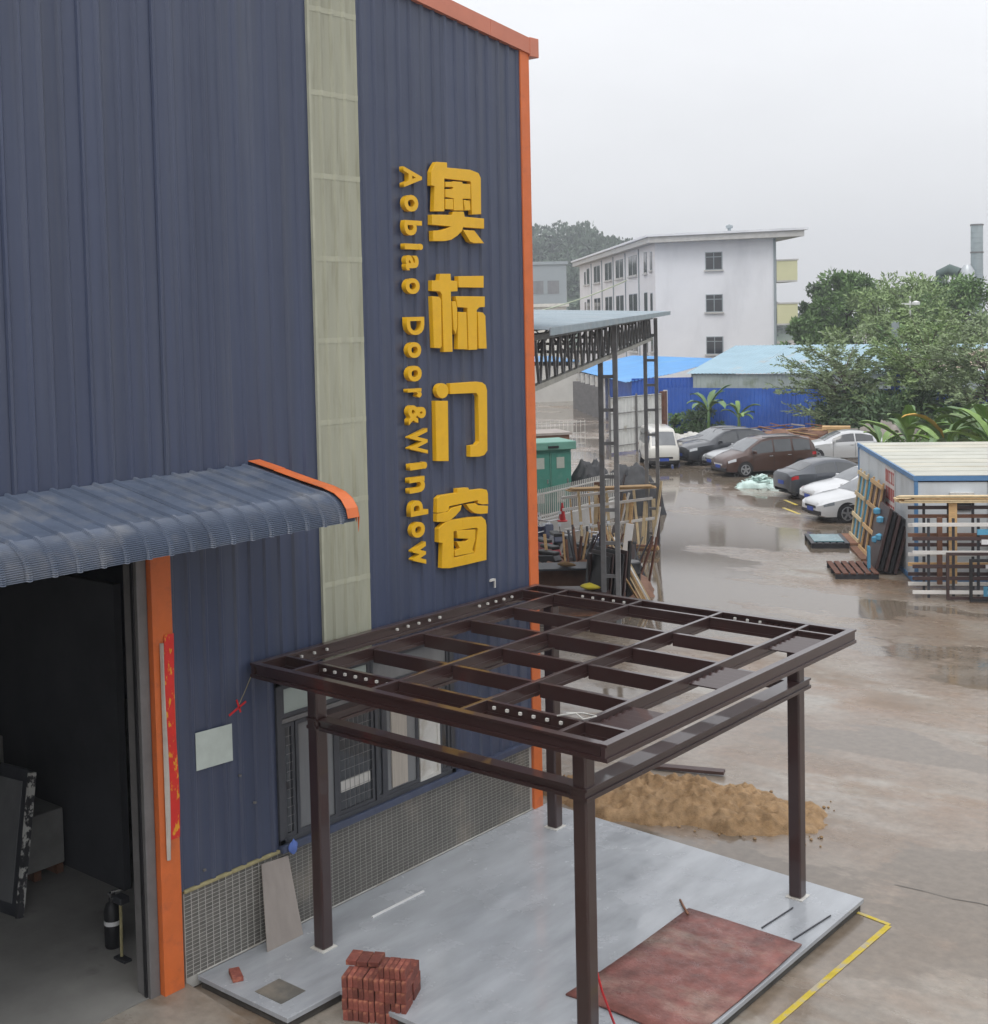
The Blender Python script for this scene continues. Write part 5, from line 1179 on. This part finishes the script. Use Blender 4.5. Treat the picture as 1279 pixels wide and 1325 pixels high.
# chimney stack with ducts
ch = thing('steel_chimney', 'tall ribbed steel chimney stack rising beyond the trees', 'chimney', (-32.4,111.9,0))
MB().lathe([(.58,0),(.56,15.3)],20).build('stack', 'chimney', ch, smooth=40)
for z in (8.4,12.6,15.2): MB().lathe([(.62,z-.06),(.62,z+.06)],20).build('collar', 'grey_metal', ch, smooth=40)
for k in range(22): MB().lathe([(.575,4+.5*k),(.59,4.03+.5*k),(.575,4.06+.5*k)],16).build('rib', 'chimney', ch, smooth=True)
dc = thing('filter_plant', 'grey dust filter with curved dark duct beside the steel chimney', 'plant machine', (-34.,110.3,0))
MB().lathe([(.7,0),(.7,10.8),(.3,11.4)],16,(1.2,0.1,0)).build('vessel', 'duct', dc, smooth=40)
MB().tube([(-1.6,0,5),(-1.6,0,9.6),(-1.3,0,10.6),(-.4,0,11.),(.5,0,10.6)], .55, 12).build('bend', 'duct_dark', dc, smooth=40); MB().box(-3.3,-.9,-.8,.8,0,10.).build('housing', 'duct_dark', dc)
MB().box(-3.4,.6,-.9,.9,7.3,7.42).build('walkway', 'duct', dc)
bp_ = thing('light_pole', 'thin white pole with lamp head standing among the trees', 'pole', (-26.5,80.5,0)); MB().tube([(0,0,0),(0,0,8.3)], .07, 8).build('mast', 'white', bp_); MB().box(-1.5,.4,-.1,.1,7.6,7.75).build('arm', 'white', bp_); MB().lathe([(.05,0),(.3,.1),(.3,.3),(.05,.4)],10,(.45,0,7.5)).build('lamp_head', 'white', bp_)
tw_ = thing('blue_post', 'slim blue grey steel post rising from the trees by the fence', 'post', (-18.2,57.4,0)); MB().box(-.16,.16,-.16,.16,0,6.6).build('mast', 'far_grey', tw_); MB().box(-.2,.2,-.2,.2,0,3.6).build('sleeve', 'fence_blue', tw_)
def cable(a_, b_, sag, lab, r_=.02):
    a_, b_ = Vector(a_), Vector(b_); k = 20
    o = MB().tube([a_.lerp(b_,i/k)-Vector((0,0,sag*4*(i/k)*(1-i/k))) for i in range(k+1)], r_, 5).build('cable', 'cable', smooth=True); tag(o, lab, 'cable')
cable((-38.5,85.,6.1), (-22.,82.,6.1), .9, 'slack cable strung from the white block into the trees', .05)
cable((-66.,86.,7.8), (-57.5,92.,11.3), .35, 'pale cable running up to the front of the white block', .06)

# ------------------------------------------------------------------ plants
def leaf_mesh(name, mt, parent, centers, dirs, ln, wd, seed=1, droop=.0, jit=.8):
    """one mesh of many two-triangle leaves: centers Nx3, dirs Nx3"""
    r_ = np.random.RandomState(seed); n = len(centers); c = np.asarray(centers, float); d = np.asarray(dirs, float)+r_.normal(0,jit,(n,3)); d[:,2] -= droop
    d /= np.linalg.norm(d,axis=1)[:,None]+1e-9
    s = np.cross(d, r_.normal(0,1,(n,3))); s /= np.linalg.norm(s,axis=1)[:,None]+1e-9
    L_ = ln*r_.uniform(.6,1.3,n)[:,None]; W_ = wd*r_.uniform(.7,1.2,n)[:,None]
    V = np.stack([c, c+d*L_*.5+s*W_*.5, c+d*L_, c+d*L_*.5-s*W_*.5],1).reshape(-1,3)
    me = bpy.data.meshes.new(name); me.vertices.add(4*n); me.vertices.foreach_set('co', V.ravel())
    me.loops.add(4*n); me.loops.foreach_set('vertex_index', np.arange(4*n)); me.polygons.add(n); me.polygons.foreach_set('loop_start', np.arange(0,4*n,4)); me.polygons.foreach_set('loop_total', np.full(n,4))
    me.update(); me.materials.append(M_[mt]); o = bpy.data.objects.new(name, me); C.objects.link(o)
    if parent is not None: o.parent = parent
    return o
def tree(lab, loc, h, rx, mt, seed, clumps=40, per=150, ln=.35, wd=.16, cbase=.3, name='tree', cat='tree', group=None, tall=1., spread=.23):
    r_ = random.Random(seed); nr = np.random.RandomState(seed); t = thing(name, lab, cat, loc, r_.uniform(0,6), group)
    m = MB(); m.tube([(0,0,0),(r_.uniform(-.1,.1)*rx,0,h*.3),(r_.uniform(-.15,.15)*rx,r_.uniform(-.1,.1)*rx,h*.6),(0,0,h*.9)], [h*.022+.05,h*.018+.04,h*.010+.02,.02], 8); m.build('trunk', 'bark', t, smooth=True)
    cs = []; ds = []; lb_ = MB()
    for k in range(clumps):
        a_ = r_.uniform(0,6.28); f_ = r_.random()**.75; zf = cbase+(1-cbase)*r_.random()
        env = math.sin(math.pi*min(1,max(.05,(1-(zf-cbase)/(1-cbase))*.62+.12)))**.8
        rr_ = rx*env*f_; c0 = Vector((rr_*math.cos(a_), rr_*math.sin(a_), h*zf))
        if k % 2 == 0: lb_.tube([(0,0,h*max(.15,zf-.25)), tuple(c0*.55+Vector((0,0,h*(zf-.12)*.45))), tuple(c0)], [.05+.006*h,.035,.012], 5)
        q = nr.normal(0,1,(per,3)); q /= np.linalg.norm(q,axis=1)[:,None]; q *= (nr.rand(per,1)**.4)*rx*spread*r_.uniform(.7,1.4); q[:,2] *= .75*tall
        cs.append(q+np.array(c0)); ds.append(q/ (np.linalg.norm(q,axis=1)[:,None]+1e-6)+np.array([0,0,.2]))
    lb_.build('limbs', 'bark', t, smooth=True)
    o = leaf_mesh('crown', mt, t, np.concatenate(cs), np.concatenate(ds), ln, wd, seed)
    return t
def feather(lab, loc, h, rx, mt, seed, nb=60, name='feathery_shrub', cat='shrub', leaves=26, ln=.22, up=.75, base=.1):
    """thin arching boughs with rows of leaflets"""
    r_ = random.Random(seed); nr = np.random.RandomState(seed); t = thing(name, lab, cat, loc)
    m = MB(); m.tube([(0,0,0),(.05*rx,0,h*.35),(0,.04*rx,h*.72)], [.10,.07,.03], 7); m.build('trunk', 'bark', t, smooth=True)
    bo = MB(); cs, ds = [], []
    for k in range(nb):
        a_ = r_.uniform(0,6.28); z0 = h*r_.uniform(base,.68); st = Vector((0,0,z0)); ln_ = rx*r_.uniform(.55,1.05); el = r_.uniform(.15,up)
        d = Vector((math.cos(a_)*math.cos(el),math.sin(a_)*math.cos(el),math.sin(el)))
        P = [st+d*ln_*f_-Vector((0,0,.16*ln_*f_*f_)) for f_ in (0,.33,.66,1.)]
        bo.tube(P, [.03,.02,.013,.006], 4)
        for tw in range(9):
            f0 = r_.uniform(.25,1.0); p0 = st+d*ln_*f0-Vector((0,0,.16*ln_*f0*f0)); a2 = a_+r_.uniform(-1.1,1.1); e2 = r_.uniform(-.1,.9); l2 = ln_*r_.uniform(.16,.38)
            d2 = Vector((math.cos(a2)*math.cos(e2),math.sin(a2)*math.cos(e2),math.sin(e2)))
            for i in range(leaves): 
                f_ = i/leaves; q = p0+d2*l2*f_-Vector((0,0,.12*l2*f_*f_)); side = d2.cross(Vector((0,0,1))).normalized()*(1 if i % 2 else -1)
                cs.append(tuple(q)); ds.append(tuple(side*.8+d2*.7))
    bo.build('boughs', 'bark', t, smooth=True)
    leaf_mesh('foliage', mt, t, np.array(cs), np.array(ds), ln, ln*.36, seed, .1, .28)
    return t
def banana(lab, loc, h, seed, n=9, mt='banana', dry=0, big=1.):
    r_ = random.Random(seed); t = thing('banana_plant', lab, 'banana plant', loc, r_.uniform(0,6))
    MB().tube([(0,0,0),(.03,.02,h*.3),(0,0,h*.58)], [.12,.10,.06], 9).build('stem', 'banana_dark', t, smooth=True)
    for k in range(n):
        a_ = 2.4*k+r_.uniform(-.4,.4); el = R(r_.uniform(28,82)); ln_ = h*r_.uniform(.55,.8)*big; wd = ln_*r_.uniform(.17,.24)
        mtk = 'banana_dry' if k < dry else r_.choice((mt,mt,'banana_dark')); m = MB(); k2 = 12; bend = r_.uniform(.5,1.2)
        d = Vector((math.cos(a_),math.sin(a_),0)); sd = Vector((-math.sin(a_),math.cos(a_),0)); p_ = Vector((0,0,h*.5)); e_ = el
        mid = MB(); cp_ = []
        for i in range(k2+1):
            f_ = i/k2; w_ = wd*.5*(max(0,math.sin(math.pi*min(1,max(0,(f_-.14)/.86)))**.6)) if f_ > .14 else .012
            w_ *= r_.uniform(.72,1.12); up_ = Vector((0,0,1))*math.cos(e_)-d*math.sin(e_)
            for s_ in (-1,-.5,0,.5,1): m.v.append(tuple(p_+sd*w_*s_+up_*(abs(s_)*w_*.45)))
            cp_.append(tuple(p_-up_*.012)); p_ = p_+(d*math.cos(e_)+Vector((0,0,1))*math.sin(e_))*ln_/k2; e_ -= bend*1.6/k2*(.4+1.2*f_)
        for i in range(k2):
            for j in range(4): m.f.append((i*5+j,i*5+j+1,i*5+j+6,i*5+j+5))
        lf = m.build('leaf', mtk, t, smooth=True)
        MB().tube(cp_, [.03*(1-.8*i/k2)+.004 for i in range(k2+1)], 5).build('midrib', 'banana', lf, smooth=True)
    return t
# trees beyond the sheds
tree('small dark green tree beside the rear balconies of the white block', (-38.2,90.5,0), 9.6, 2.1, 'leaf_dark', 2, 44, 130, .42, .2, .3)
tree('round mid green tree low beyond the rear balconies', (-36.6,85.5,0), 6.6, 3.0, 'leaf_mid', 3, 60, 150, .4, .2, .1)
tree('tall pointed green tree rising above the pale roof shed', (-34.6,87.5,0), 9.9, 3.6, 'leaf_mid', 4, 80, 140, .46, .16, .1, spread=.2); tree('broad olive tree filling in behind the pointed tree', (-31.5,92.,0), 9.6, 4.6, 'leaf_olive', 41, 80, 130, .44, .16, .1, spread=.2); tree('light green tree in front of the dust filter', (-23.6,84.,0), 9.0, 4.0, 'leaf_mid', 42, 70, 120, .42, .15, .15, spread=.2)
tree('olive green tree between the pointed tree and the blue post', (-30.6,84.5,0), 8.4, 3.8, 'leaf_olive', 5, 64, 130, .42, .15, .1, spread=.2)
feather('thin crowned tree with spiky upper boughs behind the blue grey post', (-26.2,80.5,0), 9.0, 4.0, 'leaf_olive', 6, 70, 'tree', 'tree', 22, .3, 1.2, .25)
tree('dark tree beside the dust filter', (-29.2,96.,0), 9.2, 3.2, 'leaf_dark', 7, 50, 140, .42, .2, .2)
tree('brownish green tree below the steel chimney', (-20.6,80.5,0), 6.4, 3.6, 'leaf_dull', 8, 60, 130, .38, .16, .1)
tree('low green tree at the end of the pale roof shed', (-15.5,80.,0), 6.2, 4.0, 'leaf_mid', 9, 60, 130, .38, .16, .1)
# shrubs in front of the blue fence
feather('wide feathery shrub in front of the blue fence by the rubbish', (-19.6,53.6,0), 5.9, 4.0, 'leaf_dull', 11, 62, up=1.05)
feather('tall feathery shrub with bare upper boughs beside the blue post', (-14.6,52.8,0), 7.6, 4.0, 'leaf_olive', 12, 60, up=1.2)
feather('dense feathery shrub over the banana plants', (-10.8,50.4,0), 6.8, 3.8, 'leaf_dull', 13, 64, up=1.1)
feather('greener feathery shrub hugging the blue fence', (-17.4,57.0,0), 7.4, 2.8, 'leaf_mid', 14, 46, up=1.15, base=.35)
tree('low dark bush at the foot of the wide feathery shrub', (-18.6,54.2,0), 2.6, 3.0, 'leaf_dark', 15, 50, 150, .3, .14, .05, 'bush', 'bush')
tree('low dark bush filling the gap behind the banana plants', (-14.4,51.4,0), 2.8, 3.2, 'leaf_dark', 16, 50, 150, .3, .14, .05, 'bush', 'bush')
tree('low green bush behind the prefab cabin', (-9.4,44.4,0), 2.2, 2.6, 'leaf_mid', 17, 45, 140, .28, .13, .05, 'bush', 'bush')
tree('small green bush between the silver hatchback and the cabin', (-10.2,38.2,0), 1.5, 1.4, 'leaf_mid', 18, 30, 140, .2, .09, .05, 'bush', 'bush')
tree('small dark bush at the foot of the blue fence by the banana plants', (-29.2,54.2,0), 1.6, 1.3, 'leaf_dark', 19, 26, 120, .2, .09, .05, 'bush', 'bush')
tree('weedy bush against the blue fence beside the white sacks', (-30.9,54.0,0), 1.0, 1.0, 'leaf_mid', 20, 20, 100, .16, .08, .05, 'bush', 'bush')
banana('tall banana plant against the blue fence', (-28.2,53.6,0), 2.9, 1, 9, 'banana_dark'); banana('bright young banana plant against the blue fence', (-26.4,54.0,0), 2.1, 2, 8)
banana('banana plant with upright leaf beside the silver hatchback', (-11.6,39.6,0), 2.5, 3, 6); banana('banana plant behind the prefab cabin roof edge', (-9.6,37.8,0), 3.1, 4, 10)
banana('leafy banana plant with a dry yellow leaf behind the cabin', (-7.4,36.0,0), 3.3, 5, 10, dry=1); banana('large banana plant behind the cabin and the dry leaf', (-6.6,38.4,0), 3.7, 6, 11)
banana('broad banana plant right at the cabin back wall', (-5.4,35.6,0), 3.4, 7, 10); banana('dark banana plant under the dense feathery shrub', (-9.0,41.5,0), 3.3, 8, 10, 'banana_dark'); banana('banana plant at the far corner of the cabin', (-3.6,37.5,0), 3.8, 9, 11, 'banana_dark')

# ------------------------------------------------------------------ wooded hill
hl = MB()
HC = Vector((-236.,330.,0)); 
def hz(x, y):
    dx, dy = x-HC.x, y-HC.y; a_ = dx*.77+dy*.64; a_ /= 48 if a_ > 0 else 130; b_ = (-dx*.61+dy*.79-25)/80
    return 34*math.exp(-(a_*a_))*math.exp(-(b_*b_)*.8)*(1+.10*mnoise.noise(Vector((x*.02,y*.02,0))))-3
def hf(u, v):
    x, y = -520+520*u, 200+420*v; return (x, y, hz(x,y))
tag(hl.grid(hf, 60, 50).build('hill', 'leaf_hill', smooth=True), kind='structure')
rr = np.random.RandomState(44); cs, ds = [], []
vx = Vector((.77,.64,0)); vy = Vector((-.61,.79,0))
for k in range(760):
    s_ = rr.uniform(-150,60); d_ = rr.uniform(-75,30); x, y = HC.x+vx.x*s_+vy.x*d_, HC.y+vx.y*s_+vy.y*d_; z = hz(x,y)
    if z < 1: continue
    hh = rr.uniform(2.5,6.5); q = rr.normal(0,1,(130,3)); q /= np.linalg.norm(q,axis=1)[:,None]; q *= rr.rand(130,1)**.35*np.array([hh*.6,hh*.6,hh*.75])
    cs.append(q+np.array([x,y,z+hh*.7])); ds.append(q)
fo = leaf_mesh('forest', 'leaf_hill', None, np.concatenate(cs), np.concatenate(ds), 1.5, .9, 5); tag(fo, kind='stuff', label='dense dark green wood covering the far hill', cat='wood')

# ------------------------------------------------------------------ haze
hzb = MB().box(-690,690,-60,690,-6,52).build('haze', 'white'); hm_ = bpy.data.materials.new('haze'); hm_.use_nodes = True; n_ = hm_.node_tree; n_.nodes.clear()
o_ = n_.nodes.new('ShaderNodeOutputMaterial'); pv = n_.nodes.new('ShaderNodeVolumePrincipled'); pv.inputs['Color'].default_value = (.9,.94,1,1); pv.inputs['Density'].default_value = .0008; pv.inputs['Anisotropy'].default_value = .2
n_.links.new(pv.outputs[0], o_.inputs['Volume']); hzb.data.materials.clear(); hzb.data.materials.append(hm_); tag(hzb, kind='stuff')
